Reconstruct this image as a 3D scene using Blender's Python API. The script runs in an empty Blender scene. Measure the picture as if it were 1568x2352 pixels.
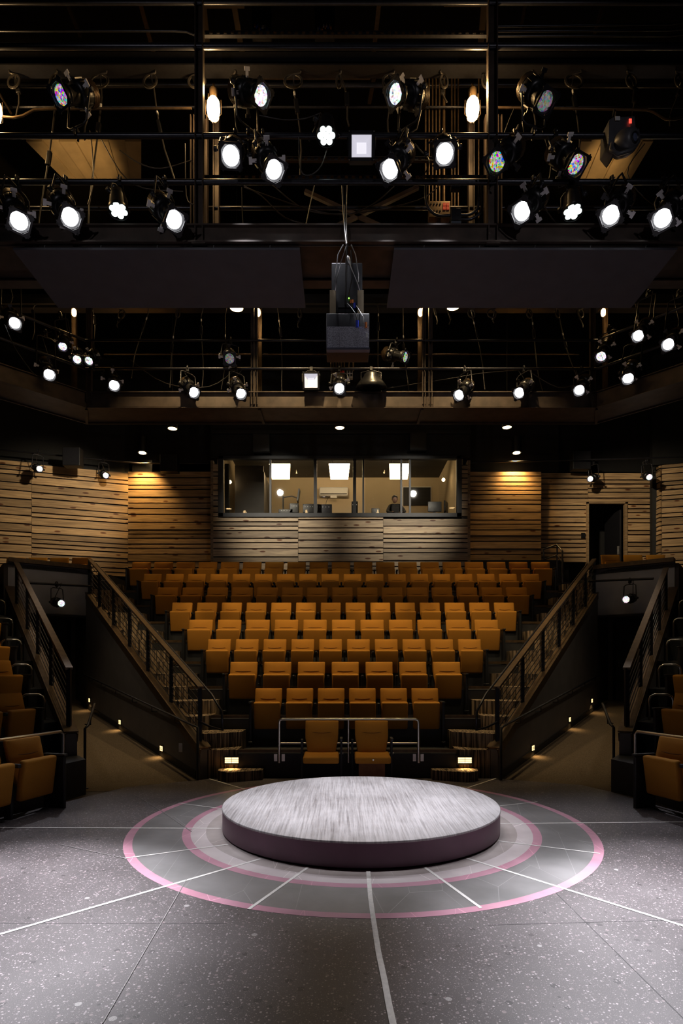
import bpy, bmesh, math, random
from mathutils import Vector, Matrix
PI = math.pi
random.seed(7)
scene = bpy.context.scene
COL = scene.collection

# ------------------------------------------------------------------ camera, world, exposure
F, CX, HY, H = 1327.0, 784.0, 1537.0, 1.7       # focal in px, centre column, horizon row, eye height
cam_d = bpy.data.cameras.new('camera'); cam = bpy.data.objects.new('camera', cam_d); COL.objects.link(cam)
cam.location = (0, 0, H); cam.rotation_euler = (PI/2, 0, 0)
cam_d.sensor_fit = 'VERTICAL'; cam_d.sensor_height = 36; cam_d.lens = 36*F/2352
cam_d.shift_y = (HY-1176)/2352; cam_d.clip_end = 200
scene.camera = cam
w = bpy.data.worlds.new('world'); scene.world = w; w.use_nodes = True
w.node_tree.nodes['Background'].inputs[0].default_value = (.10, .11, .14, 1)
w.node_tree.nodes['Background'].inputs[1].default_value = 0.02
scene.view_settings.view_transform = 'Standard'; scene.view_settings.look = 'None'
scene.view_settings.gamma = 1; scene.view_settings.use_curve_mapping = False
scene.view_settings.exposure = 0.0
scene.cycles.max_bounces = 6; scene.cycles.diffuse_bounces = 3; scene.cycles.glossy_bounces = 3
scene.cycles.sample_clamp_indirect = 3.0; scene.cycles.use_denoising = True
scene.cycles.caustics_reflective = False; scene.cycles.caustics_refractive = False

def at(px, py, Y): return Vector(((px-CX)*Y/F, Y, H-(py-HY)*Y/F))
def fl(px, py, Z=0.0):
    Y = (H-Z)*F/(py-HY); return Vector(((px-CX)*Y/F, Y, Z))
WARM = (1.0, .62, .25); COOL = (.93, .93, 1.0)
def spot(name, loc, tgt, e, deg, blend=.5, col=COOL, size=.08):
    d = bpy.data.lights.new(name, 'SPOT'); d.energy = e; d.color = col[:3]
    d.spot_size = math.radians(deg); d.spot_blend = blend; d.shadow_soft_size = size
    o = bpy.data.objects.new(name, d); COL.objects.link(o); o.location = loc
    o.rotation_euler = (Vector(tgt)-Vector(loc)).to_track_quat('-Z', 'Y').to_euler(); return o
def point(name, loc, e, col=WARM, size=.06):
    d = bpy.data.lights.new(name, 'POINT'); d.energy = e; d.color = col; d.shadow_soft_size = size
    o = bpy.data.objects.new(name, d); COL.objects.link(o); o.location = loc; return o
def area(name, loc, rot, sx, sy, e, col=WARM):
    d = bpy.data.lights.new(name, 'AREA'); d.shape = 'RECTANGLE'; d.size = sx; d.size_y = sy; d.energy = e; d.color = col
    o = bpy.data.objects.new(name, d); COL.objects.link(o); o.location = loc; o.rotation_euler = rot; return o

# stage spots: each one shines from a lantern of the rig
SX, SY = .207, 6.39                                   # centre of the round platform
NEARY, FARY, SIDEY = 6.72, 11.45, 10.6
STAGE_SPOTS = [  # lens px, py, depth, target, energy, degrees
    (629, 390, NEARY-.2, (SX-.1, SY+.1, .2), 190, 30), (895, 388, NEARY-.2, (SX+.1, SY+.1, .2), 190, 30),
    (530, 358, NEARY-.2, (-.2, 6.7, .2), 60, 36), (1021, 353, NEARY-.2, (.8, 6.7, .2), 60, 36),
    (160, 500, NEARY-.2, (-2.6, 4.1, 0), 1000, 30), (44, 508, NEARY-.2, (-2.5, 3.7, 0), 900, 34),
    (400, 505, NEARY-.2, (-1.9, 5.4, 0), 120, 42),
    (1401, 494, NEARY-.2, (2.9, 4.1, 0), 1050, 30), (1520, 502, NEARY-.2, (2.3, 3.4, 0), 1300, 32),
    (1198, 487, NEARY-.2, (2.2, 5.2, 0), 120, 42),
    (445, 900, FARY-.2, (SX-.5, SY+.2, .2), 120, 26), (1192, 901, FARY-.2, (SX+.5, SY+.2, .2), 120, 26),
    (779, 892, FARY-.2, (SX, SY, .2), 150, 26),
    (262, 885, FARY-.2, (-2.6, 5.6, 0), 130, 34), (1330, 895, FARY-.2, (2.9, 5.4, 0), 130, 34),
    (749, 308, NEARY-.2, (0, 4.2, 0), 40, 70)]
STAGE_GAIN = 4.0
for i, (px, py, Y, t, e, dg) in enumerate(STAGE_SPOTS):
    p = at(px, py, Y); d = (Vector(t)-p).normalized()
    spot('stage_spot', p+d*.16, t, e*STAGE_GAIN, dg, .8)
# warm spots added for the seats without fixtures; the far bridge shades upper rows
for px, x in ((593, -1.9), (965, 1.9)):
    for dx in (-1.0, .9):
        spot('house_spot', (x+dx, 10.3, 9.25), ((x+dx)*1.1, 12.3, 2.7), 620, 72, .8, (1, .72, .36), .06)
    spot('viewer_side_fill', (x*2.2, -1.2, 7.4), (x*.8, 6.7, 7.3), 190, 42, 1, (.95, .90, .95), .1)  # added spot, unseen behind the viewer, brightens the near bridge front
    s_ = 1 if x > 0 else -1
    spot('stair_fill_spot', (s_*2.6, 8.6, 8.8), (s_*4.2, 11.6, 1.8), 330, 48, .9, (1, .76, .48), .1)  # added spot with no lantern of its own, brightens the treads
    spot('stair_fill_spot', (s_*1.6, 8.6, 7.6), (s_*2.2, 9.4, .3), 60, 40, .9, (1, .72, .42), .1)  # second added spot, for the foot of the stair
    spot('ramp_wall_fill_spot', (s_*6.2, 9.2, 6.8), (s_*4.4, 11.4, 1.2), 130, 60, 1, (1, .82, .60), .1)  # added spot without a fixture, lifts the dark ramp wall

# ------------------------------------------------------------------ materials
def mat(name, col, rough=.6, metal=0.0, var=0.0, scale=20.0, bump=0.0, spec=None, emit=None, es=0.0):
    m = bpy.data.materials.new(name); m.use_nodes = True; nt = m.node_tree; b = nt.nodes['Principled BSDF']
    b.inputs['Base Color'].default_value = (*col, 1); b.inputs['Roughness'].default_value = rough
    b.inputs['Metallic'].default_value = metal
    if spec is not None: b.inputs['Specular IOR Level'].default_value = spec
    if var or bump:
        tc = nt.nodes.new('ShaderNodeTexCoord'); n = nt.nodes.new('ShaderNodeTexNoise')
        n.inputs['Scale'].default_value = scale; n.inputs['Detail'].default_value = 5
        nt.links.new(tc.outputs['Object'], n.inputs['Vector'])
        if var:
            r = nt.nodes.new('ShaderNodeMapRange'); r.inputs['From Min'].default_value = .3; r.inputs['From Max'].default_value = .7
            r.inputs['To Min'].default_value = 1-var; r.inputs['To Max'].default_value = 1+var
            mx = nt.nodes.new('ShaderNodeVectorMath'); mx.operation = 'SCALE'; mx.inputs[0].default_value = col
            nt.links.new(n.outputs['Fac'], r.inputs['Value']); nt.links.new(r.outputs[0], mx.inputs['Scale'])
            nt.links.new(mx.outputs[0], b.inputs['Base Color'])
        if bump:
            bp = nt.nodes.new('ShaderNodeBump'); bp.inputs['Strength'].default_value = bump; bp.inputs['Distance'].default_value = .01
            nt.links.new(n.outputs['Fac'], bp.inputs['Height']); nt.links.new(bp.outputs[0], b.inputs['Normal'])
    if emit:
        b.inputs['Emission Color'].default_value = (*emit, 1); b.inputs['Emission Strength'].default_value = es
        m.cycles.emission_sampling = 'NONE'
    return m
M = {}
M['black'] = mat('black_paint', (.007, .007, .008), .55, 0, .2, 8)
M['black_metal'] = mat('black_metal', (.018, .018, .022), .38, .3, .2, 30)
M['pipe'] = mat('pipe_steel', (.035, .036, .045), .32, .6, .2, 30)
M['bronze'] = mat('dark_bronze', (.10, .065, .035), .42, .5, .3, 12)
M['beam'] = mat('beam_steel', (.065, .046, .036), .5, .25, .35, 5)
M['casting'] = mat('lantern_casting', (.014, .014, .016), .34, .4, .2, 20)
M['tab'] = mat('shutter_tab', (.80, .78, .80), .45, .2)
M['chrome'] = mat('chrome', (.62, .59, .54), .28, 1.0)
M['fixture_grey'] = mat('fixture_grey', (.075, .075, .085), .4, 0, .15, 12)
M['seat'] = mat('ochre_fabric', (.46, .205, .028), .85, 0, .10, 220, .25, .2)
M['seat_crease_shade'] = mat('crease_shade', (.10, .035, .006), .9)
M['seat_metal'] = mat('seat_metal', (.022, .024, .028), .45, .4)
M['seat_pan'] = mat('maroon_plastic', (.05, .014, .006), .5)
M['wallpaint'] = mat('taupe_paint', (.115, .105, .10), .65, 0, .12, 3)
M['bulkhead'] = mat('grey_paint', (.30, .30, .325), .6, 0, .1, 3)
M['blackwall'] = mat('black_wall', (.007, .0068, .0065), .7, 0, .25, 6)
M['darkfloor'] = mat('dark_boards', (.045, .034, .026), .5, 0, .35, 6)
M['riserblack'] = mat('riser_black', (.022, .024, .028), .55, 0, .15, 9)
M['white'] = mat('white_plastic', (.7, .7, .7), .4)
M['blue'] = mat('blue_connector', (.02, .05, .55), .4)
M['orange'] = mat('orange_connector', (.65, .18, .03), .4)
M['red'] = mat('red_socket', (.55, .03, .02), .4, emit=(.6, .03, .02), es=.08)
M['cable'] = mat('cable', (.035, .031, .029), .35, 0, .2, 10)
M['steelwire'] = mat('steel_wire', (.6, .6, .62), .3, 1)
M['panel'] = mat('acoustic_panel', (.085, .083, .10), .75, 0, .1, 4)
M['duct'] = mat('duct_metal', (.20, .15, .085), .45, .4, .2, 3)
M['ply'] = mat('unfinished_ply', (.35, .18, .09), .6, 0, .2, 9)
M['purple'] = mat('plum_fascia', (.19, .095, .145), .45, 0, .12, 3)
M['tape'] = mat('white_tape', (.74, .71, .68), .55, 0, .12, 30)
M['oldtape'] = mat('worn_tape', (.22, .205, .20), .6, 0, .35, 40)
M['beige'] = mat('beige_booth_wall', (.60, .49, .34), .8, 0, .05, 2)
M['skin'] = mat('skin', (.33, .18, .12), .6)
M['hair'] = mat('hair', (.02, .014, .01), .6)
M['cloth'] = mat('dark_cloth', (.025, .022, .02), .9, 0, .2, 40)
M['lamp_white'] = mat('lit_lens_white', (.8, .8, .8), .3, emit=(.97, .97, 1.0), es=9)
M['led_white'] = mat('lit_led_cluster', (.8, .8, .8), .3, emit=(.86, 1.0, .93), es=2.0)
M['lamp_warm'] = mat('lit_warm_bulb', (.8, .7, .5), .3, emit=(1.0, .66, .30), es=14)
M['lamp_step'] = mat('lit_step_lamp', (.8, .7, .5), .3, emit=(1.0, .66, .28), es=2.6)
M['lamp_booth'] = mat('lit_booth_panel', (.8, .7, .5), .3, emit=(1.0, .72, .38), es=17.0)
M['lamp_booth'].cycles.emission_sampling = 'FRONT_BACK'
M['flood'] = mat('flood_reflector', (.8, .8, .85), .3, emit=(.72, .70, .80), es=.72)
M['floodcore'] = mat('flood_core', (.8, .8, .85), .3, emit=(.95, .92, 1), es=.85)
M['green_led'] = mat('green_led', (.1, .6, .1), .3, emit=(.3, 1, .1), es=3)
M['red_led'] = mat('red_led', (.6, .05, .05), .3, emit=(1, .08, .05), es=1.5)

def node_mat(name):
    m = bpy.data.materials.new(name); m.use_nodes = True
    return m, m.node_tree, m.node_tree.nodes['Principled BSDF'], m.node_tree.links.new
def N(nt, t, **kw):
    n = nt.nodes.new('ShaderNode'+t)
    for k, v in kw.items():
        if hasattr(n, k) and k not in n.inputs: setattr(n, k, v)
        else: n.inputs[k.replace('_', ' ')].default_value = v
    return n
def ramp(nt, stops):
    r = nt.nodes.new('ShaderNodeValToRGB'); e = r.color_ramp.elements
    while len(e) < len(stops): e.new(.5)
    for x, (p, c) in zip(e, stops): x.position = p; x.color = (*c, 1)
    return r
# facetted lamp glass seen with the lantern dimmed: patches of colour, faint glow of its filament
def facet(name, es, tint):
    m, nt, b, L = node_mat(name)
    tc = N(nt, 'TexCoord'); v = N(nt, 'TexVoronoi'); v.inputs['Scale'].default_value = 60
    L(tc.outputs['Object'], v.inputs['Vector'])
    hs = N(nt, 'HueSaturation'); hs.inputs['Saturation'].default_value = tint; hs.inputs['Value'].default_value = 1.3
    L(v.outputs['Color'], hs.inputs['Color']); L(hs.outputs[0], b.inputs['Emission Color']); L(hs.outputs[0], b.inputs['Base Color'])
    b.inputs['Emission Strength'].default_value = es; b.inputs['Roughness'].default_value = .15
    m.cycles.emission_sampling = 'NONE'; return m
M['facet'] = facet('facetted_lens_coloured', .55, 1.15)
M['facet_pale'] = facet('facetted_lens_pale', 1.2, .5)
M['facet_dark'] = facet('facetted_lens_dark', .12, .8)
# stage floor: charcoal paint with splatter
def floor_mat():
    m, nt, b, L = node_mat('splattered_stage_paint')
    tc = N(nt, 'TexCoord')
    col = None
    base = N(nt, 'TexNoise'); base.inputs['Scale'].default_value = 1.1; base.inputs['Detail'].default_value = 8
    L(tc.outputs['Object'], base.inputs['Vector'])
    rb = ramp(nt, [(.3, (.050, .043, .044)), (.7, (.098, .086, .088))]); L(base.outputs['Fac'], rb.inputs[0]); col = rb.outputs[0]
    def dots(scale, thr, c, cur, sparse):
        v = N(nt, 'TexVoronoi'); v.inputs['Scale'].default_value = scale; v.inputs['Randomness'].default_value = 1
        L(tc.outputs['Object'], v.inputs['Vector'])
        sep = N(nt, 'SeparateColor'); L(v.outputs['Color'], sep.inputs[0])
        # radius depends on the cell's random value; most cells have no dot
        mr = N(nt, 'MapRange'); mr.inputs['From Min'].default_value = sparse; mr.inputs['From Max'].default_value = 1
        mr.inputs['To Min'].default_value = 0; mr.inputs['To Max'].default_value = thr
        L(sep.outputs[0], mr.inputs['Value'])
        lt = N(nt, 'Math'); lt.operation = 'LESS_THAN'; L(v.outputs['Distance'], lt.inputs[0]); L(mr.outputs[0], lt.inputs[1])
        mx = N(nt, 'Mix'); mx.data_type = 'RGBA'; L(lt.outputs[0], mx.inputs[0]); L(cur, mx.inputs[6]); mx.inputs[7].default_value = (*c, 1)
        return mx.outputs[2]
    col = dots(14, .32, (.030, .026, .026), col, .62)
    col = dots(26, .33, (.19, .155, .16), col, .62)
    col = dots(60, .42, (.34, .30, .31), col, .55)
    col = dots(120, .45, (.21, .18, .19), col, .5)
    col = dots(9, .20, (.30, .29, .285), col, .84)
    n2 = N(nt, 'TexNoise'); n2.inputs['Scale'].default_value = 260; n2.inputs['Detail'].default_value = 2; L(tc.outputs['Object'], n2.inputs['Vector'])
    r2 = ramp(nt, [(.4, (.6, .6, .6)), (.62, (1.35, 1.3, 1.3))]); L(n2.outputs['Fac'], r2.inputs[0])
    mm = N(nt, 'Mix'); mm.data_type = 'RGBA'; mm.blend_type = 'MULTIPLY'; mm.inputs[0].default_value = 1
    L(col, mm.inputs[6]); L(r2.outputs[0], mm.inputs[7]); L(mm.outputs[2], b.inputs['Base Color'])
    rr = N(nt, 'MapRange'); rr.inputs['To Min'].default_value = .34; rr.inputs['To Max'].default_value = .55
    L(base.outputs['Fac'], rr.inputs['Value']); L(rr.outputs[0], b.inputs['Roughness'])
    bp = N(nt, 'Bump'); bp.inputs['Strength'].default_value = .15; bp.inputs['Distance'].default_value = .003
    L(n2.outputs['Fac'], bp.inputs['Height']); L(bp.outputs[0], b.inputs['Normal'])
    return m
M['stage'] = floor_mat()
def scuffed(name, c, c2, rough=.45, seed=0):
    m, nt, b, L = node_mat(name)
    tc = N(nt, 'TexCoord'); n = N(nt, 'TexNoise'); n.inputs['Scale'].default_value = 2.3; n.inputs['Detail'].default_value = 7
    L(tc.outputs['Object'], n.inputs['Vector'])
    r = ramp(nt, [(.35, c), (.68, c2)]); L(n.outputs['Fac'], r.inputs[0])
    # long curved scratches
    mp = N(nt, 'Mapping'); mp.inputs['Location'].default_value = (seed, 0, 0); mp.inputs['Rotation'].default_value = (0, 0, .6+seed); mp.inputs['Scale'].default_value = (1.2, .35, 1)
    L(tc.outputs['Object'], mp.inputs['Vector'])
    v = N(nt, 'TexVoronoi'); v.feature = 'DISTANCE_TO_EDGE'; v.inputs['Scale'].default_value = 1.5; L(mp.outputs[0], v.inputs['Vector'])
    lt = N(nt, 'Math'); lt.operation = 'LESS_THAN'; lt.inputs[1].default_value = .0016; L(v.outputs['Distance'], lt.inputs[0])
    mx = N(nt, 'Mix'); mx.data_type = 'RGBA'; mx.inputs[7].default_value = (min(1, c2[0]*1.5), min(1, c2[1]*1.5), min(1, c2[2]*1.5), 1)
    L(lt.outputs[0], mx.inputs[0]); L(r.outputs[0], mx.inputs[6]); L(mx.outputs[2], b.inputs['Base Color'])
    b.inputs['Roughness'].default_value = rough
    return m
M['ring_grey'] = scuffed('grey_ring_paint', (.135, .130, .128), (.21, .20, .20), .42, .3)
M['ring_pale'] = scuffed('pale_ring_paint', (.48, .41, .415), (.62, .55, .55), .42, 1.1)
M['ring_beige'] = scuffed('beige_ring_paint', (.30, .25, .235), (.44, .385, .37), .45, 2.1)
M['ring_pink'] = scuffed('pink_ring_paint', (.40, .17, .235), (.52, .25, .33), .5, 1.7)
# brushed pale platform top
def top_mat():
    m, nt, b, L = node_mat('brushed_platform_paint')
    tc = N(nt, 'TexCoord'); mp = N(nt, 'Mapping'); mp.inputs['Rotation'].default_value = (0, 0, -.10); mp.inputs['Scale'].default_value = (55, 1.6, 1)
    L(tc.outputs['Object'], mp.inputs['Vector'])
    n = N(nt, 'TexNoise'); n.inputs['Scale'].default_value = 1; n.inputs['Detail'].default_value = 6; n.inputs['Roughness'].default_value = .7
    L(mp.outputs[0], n.inputs['Vector'])
    n3 = N(nt, 'TexNoise'); n3.inputs['Scale'].default_value = 2.0; n3.inputs['Detail'].default_value = 5; L(tc.outputs['Object'], n3.inputs['Vector'])
    ad = N(nt, 'Math'); ad.operation = 'MULTIPLY_ADD'; ad.inputs[1].default_value = .45; L(n3.outputs['Fac'], ad.inputs[0]); L(n.outputs['Fac'], ad.inputs[2])
    r = ramp(nt, [(.46, (.15, .138, .14)), (.64, (.38, .36, .365)), (.85, (.60, .575, .585))]); L(ad.outputs[0], r.inputs[0])
    L(r.outputs[0], b.inputs['Base Color']); b.inputs['Roughness'].default_value = .36
    return m
M['platform_top'] = top_mat()
# striped stair carpet
def carpet(name, a, c, sx):
    m, nt, b, L = node_mat(name)
    tc = N(nt, 'TexCoord'); mp = N(nt, 'Mapping'); mp.inputs['Scale'].default_value = sx
    L(tc.outputs['Object'], mp.inputs['Vector'])
    n = N(nt, 'TexNoise'); n.inputs['Scale'].default_value = 1; n.inputs['Detail'].default_value = 4; L(mp.outputs[0], n.inputs['Vector'])
    r = ramp(nt, [(.42, a), (.60, c)]); L(n.outputs['Fac'], r.inputs[0]); L(r.outputs[0], b.inputs['Base Color'])
    b.inputs['Roughness'].default_value = .95; b.inputs['Specular IOR Level'].default_value = .1
    n2 = N(nt, 'TexNoise'); n2.inputs['Scale'].default_value = 150; L(tc.outputs['Object'], n2.inputs['Vector'])
    bp = N(nt, 'Bump'); bp.inputs['Strength'].default_value = .5; bp.inputs['Distance'].default_value = .01; L(n2.outputs['Fac'], bp.inputs['Height']); L(bp.outputs[0], b.inputs['Normal'])
    return m
M['stair_carpet'] = carpet('striped_stair_carpet', (.05, .04, .03), (.36, .27, .18), (45, 6, 1.5))
M['ramp_carpet'] = carpet('ramp_carpet', (.085, .065, .045), (.13, .10, .07), (60, 60, 60))
# pine planks; every plank carries its own tint, grain and knots
def pine(name, base, dark):
    m, nt, b, L = node_mat(name)
    at_ = N(nt, 'Attribute'); at_.attribute_name = 'tint'
    tc = N(nt, 'TexCoord')
    off = N(nt, 'VectorMath'); off.operation = 'SCALE'; off.inputs[0].default_value = (37, 53, 0); L(at_.outputs['Fac'], off.inputs['Scale'])
    ad = N(nt, 'VectorMath'); ad.operation = 'ADD'; L(tc.outputs['Object'], ad.inputs[0]); L(off.outputs[0], ad.inputs[1])
    mp = N(nt, 'Mapping'); mp.inputs['Scale'].default_value = (1.5, 1.5, 26); L(ad.outputs[0], mp.inputs['Vector'])
    n = N(nt, 'TexNoise'); n.inputs['Scale'].default_value = 1; n.inputs['Detail'].default_value = 5; n.inputs['Distortion'].default_value = .7; L(mp.outputs[0], n.inputs['Vector'])
    r = ramp(nt, [(.3, dark), (.62, base)]); L(n.outputs['Fac'], r.inputs[0])
    v = N(nt, 'TexVoronoi'); v.inputs['Scale'].default_value = 1.0
    mk = N(nt, 'Mapping'); mk.inputs['Scale'].default_value = (1.7, 1.7, 5.5); L(ad.outputs[0], mk.inputs['Vector']); L(mk.outputs[0], v.inputs['Vector'])
    rk = ramp(nt, [(.0, (.20, .09, .05)), (.12, (.36, .19, .1)), (.17, (1, 1, 1))]); L(v.outputs['Distance'], rk.inputs[0])
    mx = N(nt, 'Mix'); mx.data_type = 'RGBA'; mx.blend_type = 'MULTIPLY'; mx.inputs[0].default_value = 1; L(r.outputs[0], mx.inputs[6]); L(rk.outputs[0], mx.inputs[7])
    mr = N(nt, 'MapRange'); mr.inputs['To Min'].default_value = .62; mr.inputs['To Max'].default_value = 1.25; L(at_.outputs['Fac'], mr.inputs['Value'])
    sc = N(nt, 'VectorMath'); sc.operation = 'SCALE'; L(mx.outputs[2], sc.inputs[0]); L(mr.outputs[0], sc.inputs['Scale'])
    L(sc.outputs[0], b.inputs['Base Color']); b.inputs['Roughness'].default_value = .6
    return m
M['pine'] = pine('pine_planks', (.50, .33, .16), (.24, .15, .075))
M['pine_grey'] = pine('weathered_pine_planks', (.46, .35, .22), (.24, .18, .12))
# grille cloth
def grille():
    m, nt, b, L = node_mat('speaker_grille')
    tc = N(nt, 'TexCoord'); v = N(nt, 'TexVoronoi'); v.inputs['Scale'].default_value = 110; L(tc.outputs['Object'], v.inputs['Vector'])
    r = ramp(nt, [(.2, (.10, .10, .12)), (.6, (.45, .45, .52))]); L(v.outputs['Distance'], r.inputs[0]); L(r.outputs[0], b.inputs['Base Color']); b.inputs['Roughness'].default_value = .6
    return m
M['grille'] = grille()
def glass():
    m = bpy.data.materials.new('window_glass'); m.use_nodes = True; nt = m.node_tree; nt.nodes.clear(); L = nt.links.new
    o = N(nt, 'OutputMaterial'); t = N(nt, 'BsdfTransparent'); t.inputs[0].default_value = (.86, .86, .84, 1); g = N(nt, 'BsdfGlossy'); g.inputs['Roughness'].default_value = .02
    mx = N(nt, 'MixShader'); fr = N(nt, 'Fresnel'); fr.inputs[0].default_value = 1.5
    L(fr.outputs[0], mx.inputs[0]); L(t.outputs[0], mx.inputs[1]); L(g.outputs[0], mx.inputs[2]); L(mx.outputs[0], o.inputs[0]); return m
M['glass'] = glass()

# ------------------------------------------------------------------ mesh builder
class MB:
    def __init__(s): s.v = []; s.f = []; s.sm = []; s.mi = []; s.t = []; s.T = None
    def _a(s, pts, faces, smooth=False, mi=0, tint=0.0):
        n = len(s.v)
        s.v += [tuple(s.T @ Vector(p)) if s.T else tuple(p) for p in pts]
        for f in faces: s.f.append([n+i for i in f]); s.sm.append(smooth); s.mi.append(mi); s.t.append(tint)
    def box(s, c, d, R=None, mi=0, tint=0.0):
        c = Vector(c); pts = []
        for z in (-.5, .5):
            for x, y in ((-.5, -.5), (.5, -.5), (.5, .5), (-.5, .5)):
                p = Vector((x*d[0], y*d[1], z*d[2])); pts.append((R @ p if R else p)+c)
        s._a(pts, [(3, 2, 1, 0), (4, 5, 6, 7), (0, 1, 5, 4), (1, 2, 6, 5), (2, 3, 7, 6), (3, 0, 4, 7)], False, mi, tint); return s
    def bar(s, p, q, wd, ht, up=(0, 0, 1), mi=0):
        p, q = Vector(p), Vector(q); d = (q-p).normalized(); u = Vector(up)
        if abs(d.dot(u)) > .98: u = Vector((0, 1, 0))
        r = d.cross(u).normalized(); u = r.cross(d)
        pts = [e + r*a*wd/2 + u*b*ht/2 for e in (p, q) for a, b in ((-1, -1), (1, -1), (1, 1), (-1, 1))]
        s._a(pts, [(0, 1, 2, 3), (7, 6, 5, 4), (1, 0, 4, 5), (2, 1, 5, 6), (3, 2, 6, 7), (0, 3, 7, 4)], False, mi); return s
    def path(s, pts, r, n=8, mi=0, cap=True):
        pts = [Vector(p) for p in pts]; rings = []; u = None
        for i, p in enumerate(pts):
            d = (pts[min(i+1, len(pts)-1)]-pts[max(i-1, 0)]).normalized()
            if u is None: u = d.orthogonal().normalized()
            u = (u-d*u.dot(d)); u = u.normalized() if u.length > 1e-6 else d.orthogonal().normalized()
            vv = d.cross(u); rr = r[i] if isinstance(r, (list, tuple)) else r
            rings.append([p+(u*math.cos(2*PI*k/n)+vv*math.sin(2*PI*k/n))*rr for k in range(n)])
        fs = []
        for i in range(len(pts)-1):
            for k in range(n): fs.append((i*n+k, i*n+(k+1) % n, (i+1)*n+(k+1) % n, (i+1)*n+k))
        s._a([q for R in rings for q in R], fs, True, mi)
        if cap: s._a(rings[0], [tuple(range(n))[::-1]], False, mi); s._a(rings[-1], [tuple(range(n))], False, mi)
        return s
    def tube(s, p, q, r, n=10, mi=0): return s.path([p, q], r, n, mi)
    def lathe(s, o, axis, prof, n=20, mi=0, capa=True, capb=True):    # prof: (distance along the axis, radius)
        o = Vector(o); d = Vector(axis).normalized(); u = d.orthogonal().normalized(); vv = d.cross(u)
        R = [[o+d*t+(u*math.cos(2*PI*k/n)+vv*math.sin(2*PI*k/n))*r for k in range(n)] for t, r in prof]
        fs = [(i*n+k, i*n+(k+1) % n, (i+1)*n+(k+1) % n, (i+1)*n+k) for i in range(len(prof)-1) for k in range(n)]
        s._a([q for a in R for q in a], fs, True, mi)
        if capa: s._a(R[0], [tuple(range(n))[::-1]], False, mi)
        if capb: s._a(R[-1], [tuple(range(n))], False, mi)
        return s
    def prism(s, poly, vec, mi=0, tint=0.0):
        n = len(poly); v = Vector(vec); a = [Vector(p) for p in poly]
        s._a(a+[p+v for p in a], [tuple(range(n))[::-1], tuple(range(n, 2*n))]+[(i, (i+1) % n, n+(i+1) % n, n+i) for i in range(n)], False, mi, tint); return s
    def block(s, poly, z0, z1, mi=0): return s.prism([(x, y, z0) for x, y in poly], (0, 0, z1-z0), mi)
    def annulus(s, c, r0, r1, z0, z1, n=128, mi=0):
        pts = []
        for k in range(n):
            a = 2*PI*k/n; ca, sa = math.cos(a), math.sin(a)
            for r, z in ((r0, z1), (r1, z1), (r1, z0), (r0, z0)): pts.append((c[0]+ca*r, c[1]+sa*r, z))
        fs = []
        for k in range(n):
            a, b = 4*k, 4*((k+1) % n)
            for j in range(4): fs.append((a+j, a+(j+1) % 4, b+(j+1) % 4, b+j))
        s._a(pts, fs, False, mi); return s
    def build(s, name, mats, parent=None, bevel=0, tint=False, **tags):
        me = bpy.data.meshes.new(name); me.from_pydata(s.v, [], s.f)
        for i, p in enumerate(me.polygons): p.use_smooth = s.sm[i]; p.material_index = s.mi[i]
        if tint:
            a = me.attributes.new('tint', 'FLOAT', 'FACE')
            for i, t in enumerate(s.t): a.data[i].value = t
        for m_ in (mats if isinstance(mats, (list, tuple)) else [mats]): me.materials.append(M[m_] if isinstance(m_, str) else m_)
        bm = bmesh.new(); bm.from_mesh(me)
        bmesh.ops.recalc_face_normals(bm, faces=bm.faces)
        if bevel:
            bmesh.ops.bevel(bm, geom=list(bm.edges), offset=bevel, segments=3, profile=.6, affect='EDGES')
            for f in bm.faces: f.smooth = True
        bm.to_mesh(me); bm.free(); me.update()
        o = bpy.data.objects.new(name, me); COL.objects.link(o)
        if parent: o.parent = parent
        for k, v in tags.items(): o[k] = v
        return o
def thing(name, label, cat, loc=(0, 0, 0), rz=0, group=None):
    o = bpy.data.objects.new(name, None); COL.objects.link(o); o.empty_display_size = .1
    o.location = loc; o.rotation_euler = (0, 0, rz); o['label'] = label; o['category'] = cat
    if group: o['group'] = group
    return o
def S(mb, name, mats, **k): return mb.build(name, mats, kind='structure', **k)
ORD = ['first', 'second', 'third', 'fourth', 'fifth', 'sixth', 'seventh', 'eighth', 'ninth', 'tenth', 'eleventh', 'twelfth', 'thirteenth', 'fourteenth', 'fifteenth', 'sixteenth', 'seventeenth', 'eighteenth', 'nineteenth', 'twentieth']

# ------------------------------------------------------------------ room shell
WL = lambda y: -2.19-.755*(y-9.1)          # line of the left stair wall
WR = lambda y: 2.42+.717*(y-9.1)           # line of the right stair wall
AL = lambda y: -3.96-.755*(y-8.45)         # outer wall of the left ramp
AR = lambda y: 4.18+.717*(y-8.5)           # outer wall of the right ramp
PITCH, RISE, E1, P1 = .845, .472, 9.08, .434
edge = lambda k: E1+PITCH*(k-1)            # front edge of platform k (1..8)
plat = lambda k: P1+RISE*(k-1)
S(MB().box((0, 7, -.16), (30, 28, .2)), 'floor', 'darkfloor')
stage_poly = [(-4.6, -3), (-4.6, 4.6), (-3.9, 6.62), (-3.1, 8.32), (-2.05, 8.95), (.1, 9.0), (2.40, 8.97), (3.52, 8.48), (4.16, 7.05), (4.9, 4.6), (4.9, -3)]
st = S(MB().block(stage_poly, -.058, 0), 'floor_stage', 'stage')
S(MB().box((0, 7, 14.6), (30, 28, .2)), 'ceiling', mat('ceiling_deck', (.007, .0055, .004), .8, 0, .3, 2, spec=.1))
S(MB().box((-11.2, 7, 5.5), (.2, 28, 18.2)), 'wall_left', 'blackwall')
S(MB().box((11.2, 7, 5.5), (.2, 28, 18.2)), 'wall_right', 'blackwall')
S(MB().box((0, -5, 5.5), (22.6, .2, 18.2)), 'wall_front', 'blackwall')
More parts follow.
